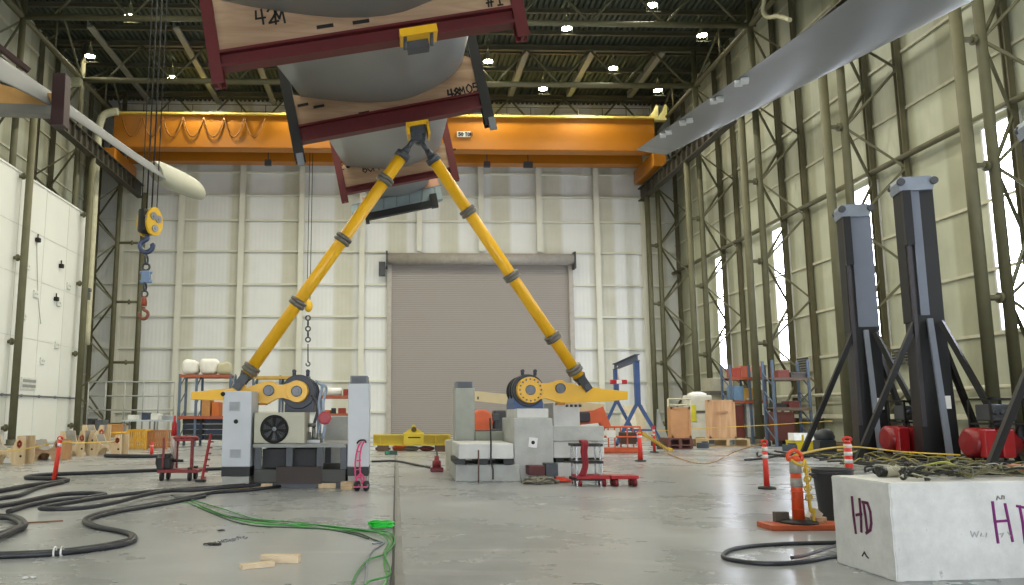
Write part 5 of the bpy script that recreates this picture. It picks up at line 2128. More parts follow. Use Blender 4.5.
# ================================================================ LEFT : cart, hand truck, ladder-like post
pcart = F(170, 481)
Yc_ = pcart.y
t = thing('red_cart', 'red steel cart on casters carrying a small black engine', 'cart', (pcart.x, Yc_, 0))
CP = lambda x, y, dy=0.: A(x, y, Yc_) + V((0, dy, 0))
cred = M('cart_dark_red', '#842a2c', .5, 0, .12, 4)
q = MB()
z1 = CP(170, 471).z
q.box2((CP(157, 470).x, Yc_, z1 - .05), (CP(197.5, 470).x, Yc_ + .75, z1 + .03), .008)
q.build('deck', cred, t)
for px in (161, 189):
    for dy in (.06, .66):
        q = MB()
        x = CP(px, 478).x
        q.lathe((x - .035, Yc_ + dy, .11), (1, 0, 0), [(0, .11), (.07, .11), (.07, .0)], 20)
        q.box((x, Yc_ + dy, .25), (.1, .08, .14))
        q.build('caster', rubber, t)
for px, y0 in ((163, 438), (170, 440), (186, 438), (191, 438)):
    q = MB()
    x = CP(px, 450).x
    q.box((x, Yc_ + (.05 if px in (163, 191) else .7), (z1 + CP(px, y0).z) / 2), (.045, .045, CP(px, y0).z - z1))
    q.build('upright', cred, t)
q = MB()
zz = CP(170, 440).z
q.box2((CP(175, 440).x, Yc_, zz - .03), (CP(192.5, 440).x, Yc_ + .74, zz + .02), .005)
q.build('top_shelf', cred, t)
q = MB()
q.box(CP(162, 464, .3), (.34, .4, .3), None, .04)
q.lathe(CP(158, 462, .28), (-1, 0, 0), [(0, .13), (.1, .14), (.12, .05), (.12, 0)], 18)
q.tube(CP(166, 461, .3), CP(180, 461.5, .3), .035)
q.box(CP(163, 457, .3), (.2, .25, .14), None, .03)
q.build('engine', M('engine_black', '#26282b', .45, .2), t)
q = MB()
for k in range(5):
    q.ball(CP(176 + 4 * k, 438.5, .2 + .1 * (k % 3)), .09, (1.2, 1, .7), 8, 6, .2)
q.build('load', cred, t)
p = CP(168.5, 439, .6)
t = thing('fire_extinguisher', 'red-topped white cylinder standing on the red cart', 'cylinder', V((p.x, Yc_ + .5, z1 + .03)))
q = MB()
q.lathe(V((p.x, Yc_ + .5, z1 + .03)), (0, 0, 1), [(0, .0), (0, .075), (.75, .075), (.8, .06)], 16)
q.build('body', M('cyl_white', '#c9b9b0', .4), t)
q = MB()
q.lathe(V((p.x, Yc_ + .5, z1 + .83)), (0, 0, 1), [(0, .07), (.3, .065), (.36, .03), (.5, .03), (.5, 0)], 16)
q.build('top', M('cyl_red', '#b8252a', .4), t)
# leaning red strip
p0, p1 = F(201.5, 482), A(211, 434, F(202, 482).y + .3)
t = thing('leaning_bar', 'notched dark red bar standing beside the pale control cabinet', 'bar', p0)
q = MB()
q.bar(p0, p1, .05, .05)
q.build('bar', M('bar_red', '#9a3033', .5), t)
q = MB()
for k in range(7):
    c = p0.lerp(p1, (k + .7) / 8)
    q.box(c + V((.05, 0, 0)), (.1, .05, .04))
q.build('notch', M('bar_red', '#9a3033'), t)
q = MB()
q.box(p0 + V((-.02, 0, .03)), (.22, .2, .06), None, .01)
q.build('foot', black, t)
# hand truck
ph2 = F(361, 488.5)
Yt = Y0 - .4
T2 = lambda x, y, dy=0.: A(x, y, Yt) + V((0, dy, 0))
pink = M('hand_truck_pink_red', '#d6407a', .4, 0, .1, 4)
t = thing('hand_truck', 'pink-red hand truck with two black wheels leaning on the tall grey cabinet', 'hand truck', (ph2.x, Yt, 0))
q = MB()
q.path([T2(356.5, 483), T2(355, 472, .05), T2(355.5, 458, .14), T2(358, 447, .2), T2(361, 442, .24)], .018, 8, 4)
q.build('frame_rail', pink, t)
q = MB()
q.path([T2(362, 483), T2(360, 472, .05), T2(359.5, 458, .14), T2(361, 448, .2), T2(364, 441.5, .24)], .018, 8, 4)
q.build('frame_rail', pink, t)
for y in (478, 470, 461, 452):
    q = MB()
    f = (483 - y) / 41
    q.tube(T2(355.5 + (1 if y < 465 else 0), y, .24 * f), T2(361, y - .5, .24 * f), .013)
    q.build('rung', pink, t)
q = MB()
q.path([T2(356.5, 444, .24), T2(359, 441, .25), T2(364, 440.5, .26), T2(365.5, 443, .24)], .02, 8, 4)
q.build('grip', black, t)
q = MB()
q.path([T2(355, 482, -.03), T2(360, 474, -.03), T2(364, 478, -.02), T2(362, 484, -.03)], .02, 8, 4)
q.build('axle_bracket', pink, t)
for px in (357.5, 366.5):
    q = MB()
    c = T2(px, 485, 0.)
    c.z = .105
    q.lathe(c + V((-.035, 0, 0)), (.9, -.45, 0), [(0, .0), (0, .06), (.005, .105), (.06, .105), (.065, .06), (.065, 0)], 22)
    w_ = q.build('wheel', rubber, t)
    q = MB()
    q.lathe(c + V((-.035, 0, 0)) - V((.9, -.45, 0)).normalized() * .004, (.9, -.45, 0), [(0, .035), (.08, .035), (.08, 0)], 14)
    q.build('wheel_hub', grey, w_)
q = MB()
q.box(T2(361, 487, -.08) + V((0, 0, .01)), (.3, .18, .02), None, .004)
q.build('toe_plate', pink, t)

# ================================================================ LEFT : wooden cradles
spm = M('orange_spray', '#d9684a', .7)
def cradle(px0, py0, px1, py1, lab, dip=.45, arch=.45, d=.9, mat=None, turned=0., wood_end=False):
    """blade cradle: two plywood cheeks with a concave top and an arched cut-out below"""
    pc = F((px0 + px1) / 2, py1)
    Y = pc.y
    a, b = A(px0, py1, Y), A(px1, py0, Y)
    W_, Hh = b.x - a.x, b.z
    t = thing('blade_cradle', lab, 'cradle', (pc.x, Y + d / 2, 0), 'plywood blade cradles along the partition')
    pts = []
    ac = W_ * .5
    ar = min(W_ * .22, Hh * arch)
    pts.append((-W_ / 2, 0))
    for k in range(11):
        th = math.pi * k / 10
        pts.append((-ar * math.cos(th), ar * 1.1 * math.sin(th)))
    pts.append((W_ / 2, 0))
    pts.append((W_ / 2, Hh))
    pts.append((W_ * .33, Hh))
    for k in range(9):
        x = .33 - .66 * (k) / 8
        pts.append((W_ * x * .98, Hh - Hh * dip * (1 - (x / .33) ** 2) ** .5 if abs(x) < .33 else Hh))
    pts.append((-W_ * .33, Hh))
    pts.append((-W_ / 2, Hh))
    # remove doubles
    cl = []
    for p_ in pts:
        if not cl or (abs(cl[-1][0] - p_[0]) + abs(cl[-1][1] - p_[1])) > 1e-3:
            cl.append(p_)
    mt = mat or plylight
    for yy, nm in ((0, 'front_cheek'), (d - .08, 'rear_cheek')):
        q = MB()
        q.prism([V((pc.x + x, Y + yy, z)) for x, z in cl], (0, .08, 0))
        ck = q.build(nm, mt, t)
        if yy == 0:
            q = MB()
            for (fx, fz) in ((-.41, .72), (-.41, .3), (.42, .3)):
                q.lathe(V((pc.x + W_ * fx, Y - .002, Hh * fz)), (0, -1, 0), [(0, .04), (.004, .04), (.004, 0)], 12)
            q.build('bolt_hole', inkblack, ck)
            q = MB()
            q.write('O', V((pc.x + W_ * .34, Y, Hh * .62)), (1, 0, 0), (0, 0, 1), Hh * .2, .07, (0, -1, 0))
            q.build('orange_mark', spm, ck)
    q = MB()
    # bed board that joins the cheeks along the hollow
    bed = [(W_ * (.33 - .66 * k / 8) * .98, Hh - Hh * dip * max(0, (1 - ((.33 - .66 * k / 8) / .33) ** 2)) ** .5 - .0) for k in range(9)]
    for (x0, z0), (x1, z1) in zip(bed, bed[1:]):
        q.prism([V((pc.x + x0, Y + .08, z0)), V((pc.x + x1, Y + .08, z1)), V((pc.x + x1, Y + .08, z1 - .06)), V((pc.x + x0, Y + .08, z0 - .06))], (0, d - .16, 0))
    q.build('bed', M('cradle_bed_grey', '#8f8c86', .7), t)
    for s_ in ((-1, 1) if wood_end else ()):
        q = MB()
        q.box(V((pc.x + s_ * (W_ / 2 - .04), Y + d / 2, Hh / 2)), (.07, d - .16, Hh * .96))
        q.build('end_board', M('cradle_end_wood', '#b68a5c', .65, 0, .15, 3), t)
    return t


cradle(-22, 436, 24.5, 465, 'plywood blade cradle at the edge of the view, nearest of the row', .5, .55, .8)
cradle(27, 440, 61, 460.5, 'plywood blade cradle with brown end boards, second from the nearest', .5, .4, 1.0, ply, 0, True)
cradle(58, 431, 84, 456.5, 'plywood blade cradle with a tall curved side, in the middle of the row', .6, .45, 1.1)
cradle(88, 434.5, 121, 455.5, 'plywood blade cradle with three orange marks, last before the yellow gate', .5, .45, 1.0)
cradle(80, 425, 103, 452, 'plywood blade cradle standing highest, behind the last two of the row', .3, .3, 1.0)

# yellow gate and brown slatted crate
def crate(px0, py0, px1, py1, lab, mat, nm, n):
    pc = F((px0 + px1) / 2, py1)
    Y = pc.y
    a, b = A(px0, py1, Y), A(px1, py0, Y)
    t = thing(nm, lab, 'slatted crate', (pc.x, Y + .5, 0))
    q = MB()
    for k in range(n):
        x = a.x + (b.x - a.x) * (k + .5) / n
        q.box((x, Y, b.z / 2 + .05), ((b.x - a.x) / n * .62, .05, b.z - .1))
        q.box((x, Y + 1.0, b.z / 2 + .05), ((b.x - a.x) / n * .62, .05, b.z - .1))
    q.build('slats', mat, t)
    q = MB()
    for z in (.1, b.z * .5, b.z - .04):
        q.box(((a.x + b.x) / 2, Y + .03, z), (b.x - a.x, .06, .09))
        q.box(((a.x + b.x) / 2, Y + .97, z), (b.x - a.x, .06, .09))
    for x in (a.x, b.x):
        for yy in (Y, Y + 1.):
            q.box((x, yy, b.z / 2), (.08, .08, b.z))
        q.box((x, Y + .5, b.z - .04), (.06, 1., .08))
    q.build('frame', mat, t)


crate(127.5, 429.5, 146, 450, 'yellow slatted crate beyond the last blade cradle', M('crate_yellow', '#d9a637', .55, 0, .1, 3), 'slatted_crate', 8)
crate(147, 430.5, 167, 449.5, 'brown slatted crate between the yellow crate and the red cart', M('crate_brown', '#b07a4c', .6, 0, .15, 3), 'slatted_crate', 9)

# tape from post to post
mb = MB()
tpd = F(54, 481)
mb.path([A(-20, 452, 26), A(15, 450.5, 24), V((tpd.x + .08, tpd.y, .92)), A(80, 443, 26), A(112, 441.5, 33), A(126, 441, 38)], .035, 5, 4, False, .5)
solo(mb, 'barrier_tape', yelltape, 'yellow barrier tape strung past the leaning red post to the yellow crate', 'tape')
mb = MB()
mb.path([A(110, 433.5, 39.5), A(128, 433, 39.5)], .07, 5, 1)
mb.path([A(100, 433, 39.5), A(101, 437, 39.5), A(110, 433.5, 39.5)], .05, 5, 2)
solo(mb, 'yellow_rail', M('crate_yellow', '#d9a637'), 'yellow tube sticking out over the last blade cradle', 'tube')

# ================================================================ LEFT BACK : racks, tables, rails
rackblue = M('rack_blue', '#5a6a80', .5, 0, .1, 2)
rackorange = M('rack_orange', '#a5573a', .5, 0, .1, 2)
def rack(px0, px1, ys, ybase, Y, lab, d=1.2, posts=(0, .5, 1), ytop=None, om=None):
    a = A(px0, 430, Y)
    b = A(px1, 430, Y)
    t = thing('pallet_rack', lab, 'rack', ((a.x + b.x) / 2, Y + d / 2, 0), 'pallet racks along the far wall')
    zt = A(px0, ytop or min(ys) - 2, Y).z
    for f in posts:
        x = a.x + (b.x - a.x) * f
        q = MB()
        for yy in (0, d):
            q.box((x, Y + yy, zt / 2), (.12, .1, zt))
        for k in range(int(zt / .9)):
            q.bar((x, Y, .3 + .9 * k), (x, Y + d, .3 + .9 * k + .7), .05, .05)
        q.build('upright', rackblue, t)
    for y in ys:
        z = A(px0, y, Y).z
        for yy in (-.06, d + .06):
            q = MB()
            q.box(((a.x + b.x) / 2, Y + yy, z), (b.x - a.x, .06, .15))
            q.build('beam', om or rackorange, t)
        MB().box(((a.x + b.x) / 2, Y + d / 2, z + .06), (b.x - a.x - .15, d - .05, .04)).build('shelf', M('shelf_board', '#8d7d68', .7), t)
    return t, a, b


YK = 43.
rack(178, 229, (376, 417.5), 440, YK, 'blue and orange pallet rack with white sacks on top', 1.3, (0, .33, 1))
def things_on(lst, Y, name, cat, grp):
    for (x0, y0, x1, y1, m_, lab, kind) in lst:
        if kind == 'sack':
            a, b = A(x0, y1, Y), A(x1, y0, Y)
            mb = MB()
            mb.box2((a.x, Y + .1, a.z), (b.x, Y + 1., b.z))
            bmesh.ops.bevel(mb.bm, geom=mb.bm.edges[:], offset=min(b.x - a.x, b.z - a.z) * .32, segments=4, affect='EDGES', profile=.5)
            for v in mb.bm.verts:
                v.co += NZZ.noise_vector(v.co * 2.3) * .07
            for f in mb.bm.faces:
                f.smooth = True
            lo = min(v.co.z for v in mb.bm.verts)
            for v in mb.bm.verts:
                v.co.z += a.z - lo
            solo(mb, name, m_, lab, cat, grp)
        elif kind == 'roll':
            a, b = A(x0, y1, Y), A(x1, y0, Y)
            mb = MB()
            r_ = (b.z - a.z) / 2
            mb.lathe((a.x, Y + .5, a.z + r_), (1, 0, 0), [(0, 0), (0, r_), (b.x - a.x, r_), (b.x - a.x, r_ * .3), (b.x - a.x - .1, 0)], 20)
            solo(mb, name, m_, lab, cat, grp)
        else:
            a, b = A(x0, y1, Y), A(x1, y0, Y)
            t = thing(name, lab, cat, ((a.x + b.x) / 2, Y + .5, a.z), grp)
            MB().box2((a.x, Y + .08, a.z), (b.x, Y + .95, b.z), .02).build('body', m_, t)
            q = MB()
            q.box2((a.x + .02, Y + .05, b.z - .09), (b.x - .02, Y + .98, b.z - .0), .01)
            q.build('lid', m_, t)


sackw = M('white_sack', '#e4e2da', .8, 0, .08, 3)
things_on([(180, 360, 197, 374.4, sackw, 'white bulk sack on top of the rack, nearest the wall post', 'sack'), (197.5, 358.5, 217, 374.4, sackw, 'white bulk sack on top of the rack, the larger one', 'sack'),
           (216, 362, 229, 374.4, M('beige_sack', '#bfb99a', .8, 0, .1, 3), 'beige sack on top of the rack beside the yellow strut', 'sack')], YK, 'bulk_sack', 'sack', 'sacks on the rack')
bxm = [M('box_navy', '#28364f', .5), M('box_black', '#23262c', .5), M('box_kraft', '#b9854f', .7), M('box_orange', '#c46a2c', .6)]
k = 0
for r_ in range(4):
    for c_ in range(2):
        x0 = 182 + c_ * 22
        y1 = 440 - r_ * 5.4
        things_on([(x0, y1 - 4.9, x0 + 20, y1 - .0, bxm[(r_ + c_) % 2], ('black' if (r_ + c_) % 2 else 'navy') + ' drawer tray in the low rack, ' + ['bottom', 'second', 'third', 'top'][r_] + ' of the stack ' + ('nearest the red cart' if c_ == 0 else 'behind the pale cabinet'), 'box')], YK + .1, 'storage_tray', 'tray', 'trays in the rack')
things_on([(201, 400, 210, 416.5, bxm[2], 'brown carton on the middle shelf of the rack, beside the yellow arm end', 'box'), (211, 402, 219, 416.5, bxm[3], 'orange-brown carton on the middle shelf of the rack against the cabinet', 'box')], YK, 'carton', 'box', 'cartons in the rack')
rack(252, 306, (377.5,), 440, 46., 'pallet rack seen above the beige cooling unit', 1.2, (0, .5, 1), None, M('rack_yellow', '#c9a24a', .5))
rack(318, 351, (397, 415), 440, 44., 'pallet rack between the blue motor drum and tall grey cabinet', 1.2, (0, 1), 392)
things_on([(321, 387.5, 341, 395.5, white, 'white roll lying on the rack behind the tall grey cabinet', 'roll')], 44., 'material_roll', 'roll', None)
things_on([(322, 410, 330, 414, bxm[3], 'orange-brown carton on the lower shelf behind the tall grey cabinet', 'box'), (331, 408, 335, 414, bxm[1], 'small black box on the lower shelf behind the tall grey cabinet', 'box'), (338, 408, 345, 414, M('box_red', '#9c3b32', .6), 'dark red carton on the lower shelf behind the tall grey cabinet', 'box'), (343, 389, 350, 396, M('box_red', '#9c3b32'), 'dark red carton on the upper shelf behind the tall grey cabinet', 'box')], 44., 'carton', 'box', 'cartons in the rack')
# railing and benches by the far corner
YRr = 50.
t = thing('guard_rail', 'grey pipe railing along the foot of the far wall by the corner', 'railing', A(120, 430, YRr) * 1.)
q = MB()
za_, zb2 = A(120, 382, YRr).z, A(120, 410, YRr).z
xa_, xb_ = A(88, 400, YRr).x, A(174, 400, YRr).x
for z in (za_, zb2, (za_ + zb2) / 2):
    q.tube((xa_, YRr, z), (xb_, YRr, z), .045, None, 8)
q.build('rail', M('pipe_grey', '#9a9c98', .45, .2), t)
for f in (0, .2, .42, .64, .82, 1):
    q = MB()
    x = xa_ + (xb_ - xa_) * f
    q.tube((x, YRr, 0), (x, YRr, za_), .05, None, 8)
    q.build('post', M('pipe_grey', '#9a9c98'), t)
YW = 46.
t = thing('workbench', 'pale workbench beyond the yellow and brown slatted crates', 'bench', (A(150, 430, YW).x, YW + .5, 0))
a, b = A(122, 420, YW), A(177, 420, YW)
MB().box2((a.x, YW, a.z - .08), (b.x, YW + 1.1, a.z), .01).build('top', M('bench_pale', '#bfc6cc', .5), t)
for x in (a.x + .1, (a.x + b.x) / 2, b.x - .1):
    for yy in (.1, 1.0):
        MB().box2((x - .04, YW + yy - .04, 0), (x + .04, YW + yy + .04, a.z - .08)).build('leg', grey, t)
things_on([(141, 412.5, 147, 419.8, M('dark_blue_case', '#33405a', .5), 'dark blue case on the pale workbench', 'box'), (150, 413.5, 158, 419.8, white, 'white box on the pale workbench, nearer the rack', 'box'), (127, 415, 134, 419.8, white, 'white box on the pale workbench, nearer the corner', 'box'), (161, 415.5, 172, 419.8, M('grey_box', '#a7adb3', .5), 'flat grey box at the rack end of the pale workbench', 'box')], YW, 'bench_box', 'box', 'boxes on the workbench')
things_on([(86, 418.5, 92, 434, M('drum_black', '#2b2c30', .5), 'black cabinet in the corner behind the tallest cradle', 'box'), (94, 420, 103, 434, M('box_darkgrey', '#52575c', .5), 'dark grey cabinet beside the black one behind the cradles', 'box'), (106, 424, 121, 437, bxm[2], 'brown carton stack top behind the cradle with orange marks', 'box')], 48., 'floor_cabinet', 'cabinet', None)
# fix: those stand on the floor -> extend down
# partition fittings
def onp(px, py):
    return AX(px, py, XP)


for (x0, y0, x1, y1), lab in (((20, 378.5, 36, 389), 'double-slotted grey vent low on the white partition'),):
    t = thing('wall_vent', lab, 'vent', onp(28, 384))
    a, b = onp(x0, y1), onp(x1, y0)
    MB().box2((XP, a.y, a.z), (XP + .06, b.y, b.z), .005).build('frame', M('vent_frame', '#cfd1cb', .5), t)
    for f in (.18, .6):
        z = a.z + (b.z - a.z) * f
        MB().box2((XP + .05, a.y + .15, z), (XP + .075, b.y - .15, z + (b.z - a.z) * .24)).build('slot', M('vent_slot', '#8f918c', .6), t)
fit = [(26.5, 266, 'highest of the small white boxes'), (35, 294, 'white box beside the thin hanging cable'), (23, 316, 'white box nearest the dark column'), (68, 286, 'white box below the bright glare'), (58, 303, 'white box behind the dark socket'), (56, 345, 'white box midway down'), (41.5, 361, 'lowest white box, above the vent')]
for px, py, lab in fit:
    p = onp(px, py)
    t = thing('wall_box', lab + ' on the white partition', 'junction box', p, 'small fittings on the white partition')
    MB().box(p + V((.05, 0, 0)), (.1, .55, .4), None, .01).build('cover', M('fitting_white', '#d3d5cf', .5), t)
    q = MB()
    for dy in (-.12, .12):
        q.lathe(p + V((.1, dy, 0)), (1, 0, 0), [(0, .05), (.01, .05), (.01, 0)], 10)
    q.build('socket', M('fitting_grey', '#9a9c98', .5), t)
for px, py, lab in ((36, 240, 'dark outlet high on the white partition with a cable hanging from it'), (59.5, 266, 'dark outlet below the bright glare on the white partition'), (54.5, 299, 'lowest dark outlet on the white partition')):
    p = onp(px, py)
    mb = MB()
    mb.box(p + V((.12, 0, 0)), (.24, .3, .25), None, .03)
    mb.tube(p + V((.1, 0, .1)), p + V((.1, 0, .35)), .04)
    solo(mb, 'wall_outlet', inkblack, lab, 'outlet', 'dark outlets on the white partition')
mb = MB()
mb.path([onp(36, 243) + V((.05, 0, 0)), onp(36.5, 270) + V((.05, 0, 0)), onp(37.5, 300) + V((.05, 0, 0)), onp(40, 324) + V((.05, 0, 0))], .02, 5, 3)
solo(mb, 'hanging_cable', M('cable_grey_thin', '#a5a7a2', .5), 'thin grey cable hanging down the white partition', 'cable')
mb = MB()
p = onp(83, 296)
mb.box(p + V((.3, 0, 0)), (.3, .3, .5), None, .03)
mb.box(p + V((.3, 0, .4)), (.4, .35, .25), None, .03)
solo(mb, 'column_box', M('white_black_box', '#55585a', .5), 'small box fixed beside the column at the end of the partition', 'junction box')

# ================================================================ MIDDLE BACK
YS_ = 37.
t = thing('spreader_beam', 'yellow lifting beam with a pointed lug, lying in front of the roller door', 'lifting beam', A(412, 446, YS_))
a, b = A(373, 445.5, YS_), A(451, 434.5, YS_)
yb_ = M('beam_yellow', '#d9c02c', .4, 0, .08, 2)
q = MB()
q.ibeam((a.x, YS_ + .3, (a.z + b.z) / 2), (b.x, YS_ + .3, (a.z + b.z) / 2), .5, b.z - a.z, .06)
q.build('beam', yb_, t)
a2, b2 = A(403.5, 445, YS_), A(424, 433.5, YS_)
MB().box2((a2.x, YS_ - .02, a2.z), (b2.x, YS_ + .62, b2.z + .02), .01).build('centre_box', yb_, t)
pk = [A(404, 433.5, YS_), A(424, 433.5, YS_), A(420.5, 430.5, YS_), A(416.5, 428.5, YS_), A(415, 424.8, YS_), A(412.5, 424.8, YS_), A(411.5, 428.5, YS_), A(407.5, 430.5, YS_)]
q = MB()
q.prism([p_ + V((0, .2, 0)) for p_ in pk], (0, .12, 0))
q.build('lug', yb_, t)
q = MB()
q.lathe(A(414, 429.5, YS_) + V((0, .19, 0)), (0, -1, 0), [(0, .12), (.01, .12), (.01, 0)], 16)
q.build('lug_hole', M('hole_dark', '#5d5018', .6), t)
q = MB()
q.stroke([A(408.5, 437.5, YS_ - .02), A(420, 437.5, YS_ - .02)], .05, (0, -1, 0), .01)
q.build('stencil', inkblack, t)
q = MB()
for px in (380, 436, 449):
    q.box(A(px, 440, YS_) + V((0, .25, 0)), (.05, .44, b.z - a.z - .1))
q.build('stiffener', yb_, t)
for i, px in enumerate((383, 441)):
    x = A(px, 446, YS_).x
    solo(MB().box2((x - .25, YS_ + .05, 0), (x + .25, YS_ + .6, a.z), .01), 'timber_block', M('dark_timber', '#6b5346', .7), ['timber stand under the cabinet end of the yellow lifting beam', 'timber stand under the concrete end of the yellow lifting beam'][i], 'timber', 'timber offcuts on the floor')
for i, (x0, y0, x1, y1, m_, lab) in enumerate([(396, 444.5, 403, 450.5, M('orange_bag', '#c8603a', .7), 'orange bag under the yellow lifting beam'), (377, 446.5, 388, 451, M('brownbag', '#6d4f40', .7), 'dark brown bundle under the lifting beam near the cabinet'), (421, 446.8, 432, 451, M('redbag', '#7d4038', .7), 'dark red bundle under the lifting beam'), (405, 447, 418, 451, M('greybag', '#8e857c', .7), 'grey bundle under the middle of the lifting beam')]):
    p = F((x0 + x1) / 2, y1)
    mb = MB()
    mb.ball(V((p.x, p.y, .11)), .34, (1, .5, .5 if i == 0 else .33), 12, 8, .12)
    solo(mb, 'bundle', m_, lab, 'bundle')
t = thing('floor_sign', 'small green and black plate on the floor below the yellow lifting beam', 'plate', F(391, 455))
p = F(391, 455)
q = MB()
q.box(p + V((0, 0, .09)), (.5, .04, .16), None, .005)
q.build('plate', M('sign_black_green', '#3c5a50', .5), t)
q = MB()
q.box(p + V((-.14, -.025, .1)), (.16, .02, .11), None, .003)
q.build('green_mark', M('sign_green', '#2f9e76', .5), t)
# the big pale cabinet/white thing beside the tall cabinet
# boom lift behind the right machine
YBm = 35.
t = thing('boom_lift', 'orange and cream boom lift parked behind the concrete blocks', 'boom lift', (A(520, 440, YBm).x, YBm + .6, 0))
jo = M('lift_orange', '#cf5f38', .4, 0, .1, 3)
jc = M('lift_cream', '#cdbd96', .45, 0, .06, 3)
a, b = A(474, 446, YBm), A(560, 436, YBm)
MB().box2((a.x, YBm + .1, .4), (b.x, YBm + 1.9, 1.0), .05).build('chassis', greyd, t)
for px in (482, 550):
    for yy in (YBm + .05, YBm + 1.75):
        MB().lathe((A(px, 440, YBm).x, yy, .42), (0, 1, 0), [(0, .25), (0, .42), (.28, .42), (.28, .25)], 24).build('wheel', rubber, t)
q = MB()
c = A(483, 420, YBm)
q.lathe(c + V((0, .1, 0)), (0, 1, 0), [(0, 0), (0, .36), (.04, .44), (1.4, .44), (1.45, 0)], 28)
q.box(c + V((.0, .7, -.3)), (.8, 1.2, .6), None, .1)
q.build('turntable', jo, t)
q = MB()
q.box(c + V((.75, .6, -.05)), (.5, .8, .9), None, .05)
q.box(c + V((.55, .3, .1)), (.3, .4, .3), None, .04)
q.build('engine_bay', greyd, t)
q = MB()
q.bar(A(474, 396, YBm + .5), A(603, 409.5, YBm + .5), .4, .42)
q.build('boom', jc, t)
q = MB()
q.box(A(478, 398, YBm + .28), (.06, .02, .12))
q.build('boom_mark', inkblack, t)
q = MB()
q.bar(A(572, 419, YBm + .4), A(600, 416, YBm + .4), .5, .55)
q.bar(A(598, 408, YBm + .4), A(606, 428, YBm + .4), .35, .38)
q.build('jib', jo, t)
q = MB()
q.box(A(584, 417, YBm + .0), (.5, .3, .45), None, .08)
q.build('jib_actuator', M('lift_dark', '#37303a', .5), t)
t = thing('lift_basket', 'orange caged work basket standing on the floor before the blue gantry', 'basket', (A(621, 450, YBm).x, YBm + .5, 0))
a, b = A(602.5, 452.2, YBm), A(640, 427, YBm)
q = MB()
q.box2((a.x, YBm, .02), (b.x, YBm + 1.1, .22), .01)
q.build('floor', jo, t)
for f in (0, .33, .66, 1):
    q = MB()
    x = a.x + (b.x - a.x) * f
    for yy in (0, 1.05):
        q.box((x, YBm + yy, b.z / 2 + .1), (.05, .05, b.z - .2))
    q.build('stanchion', jo, t)
for z in (b.z, b.z * .62):
    q = MB()
    for yy in (0, 1.05):
        q.tube((a.x, YBm + yy, z), (b.x, YBm + yy, z), .035, None, 8)
    for x in (a.x, b.x):
        q.tube((x, YBm, z), (x, YBm + 1.05, z), .035, None, 8)
    q.build('rail', jo, t)
q = MB()
q.box(A(611, 434, YBm - .03), (.38, .03, .3), None, .004)
q.build('notice', white, t)
q = MB()
q.box2(A(622, 444, YBm + .4), A(633, 432, YBm + .9), .02)
q.build('control_box', M('basket_box', '#4f3f38', .6), t)
# blue gantry
t = thing('gantry_hoist', 'blue A-frame gantry with a red and white hoist on its top beam', 'gantry', A(630, 440, 46))
gb = M('gantry_blue', '#3d5788', .4, 0, .08, 3)
Yn, Yfr = 43.0, 49.0
nT, fT = A(636, 358, Yn), A(615.5, 366.5, Yfr)
q = MB()
q.ibeam(nT + (nT - fT) * .06, fT - (nT - fT) * .06, .24, .36, .04)
q.build('top_beam', M('gantry_beam_dark', '#4a5672', .45, 0, .08, 3), t)
for T_, zj in ((nT, A(636, 402, Yn).z), (fT, A(616, 400, Yfr).z)):
    base = V((T_.x, T_.y, 0))
    q = MB()
    q.box2((T_.x - .13, T_.y - .13, zj - .2), (T_.x + .13, T_.y + .13, T_.z - .15))
    q.build('post', gb, t)
    ax = V((nT - fT)).cross(V((0, 0, 1))).normalized()
    for s_ in (-1, 1):
        q = MB()
        q.bar(V((T_.x, T_.y, zj)), base + ax * (1.15 * s_) + V((0, 0, .12)), .17, .17)
        q.build('leg', gb, t)
        q = MB()
        q.lathe(base + ax * (1.15 * s_) + V((0, -.05, .1)), (0, 1, 0), [(0, .1), (.1, .1)], 14)
        q.build('caster', rubber, t)
    q = MB()
    q.bar(base + ax * .75 + V((0, 0, zj * .36)), base - ax * .75 + V((0, 0, zj * .36)), .1, .1)
    q.build('cross_tie', gb, t)
c = fT.lerp(nT, .12) + V((0, -.05, -.55))
q = MB()
q.box(c + V((0, 0, -.4)), (.95, .3, .25), None, .04)
q.build('hoist_body', red, t)
q = MB()
q.box(c + V((.0, -.16, -.4)), (.3, .05, .22), None, .02)
q.tube(c + V((0, 0, -.25)), c + V((0, 0, .55)), .05)
q.build('hoist_hanger', white, t)
# sheets leaning behind the gantry
for i, (x0, y0, x1, y1, Y, m_, lab) in enumerate([(627, 405, 646, 432, 51, M('sheet_ply', '#cdbfa0', .6), 'plywood sheet leaning behind the feet of the blue gantry'), (624, 414, 638, 433, 50, M('sheet_cream', '#d8d2bf', .6), 'smaller cream sheet leaning inside the blue gantry'), (655, 409, 668, 434, 50.5, M('sheet_grey', '#9ea09c', .5), 'grey steel stand leaning beside the wooden crate')]):
    a, b = A(x0, y1, Y), A(x1, y0, Y)
    q = MB()
    q.prism([V((a.x, Y, 0)), V((b.x, Y, 0)), V((b.x - (.5 if i == 2 else 0), Y + .6, b.z)), V((a.x + (.5 if i == 2 else 0), Y + .6, b.z))], (0, .06, .0))
    solo(q, 'leaning_sheet', m_, lab, 'sheet')

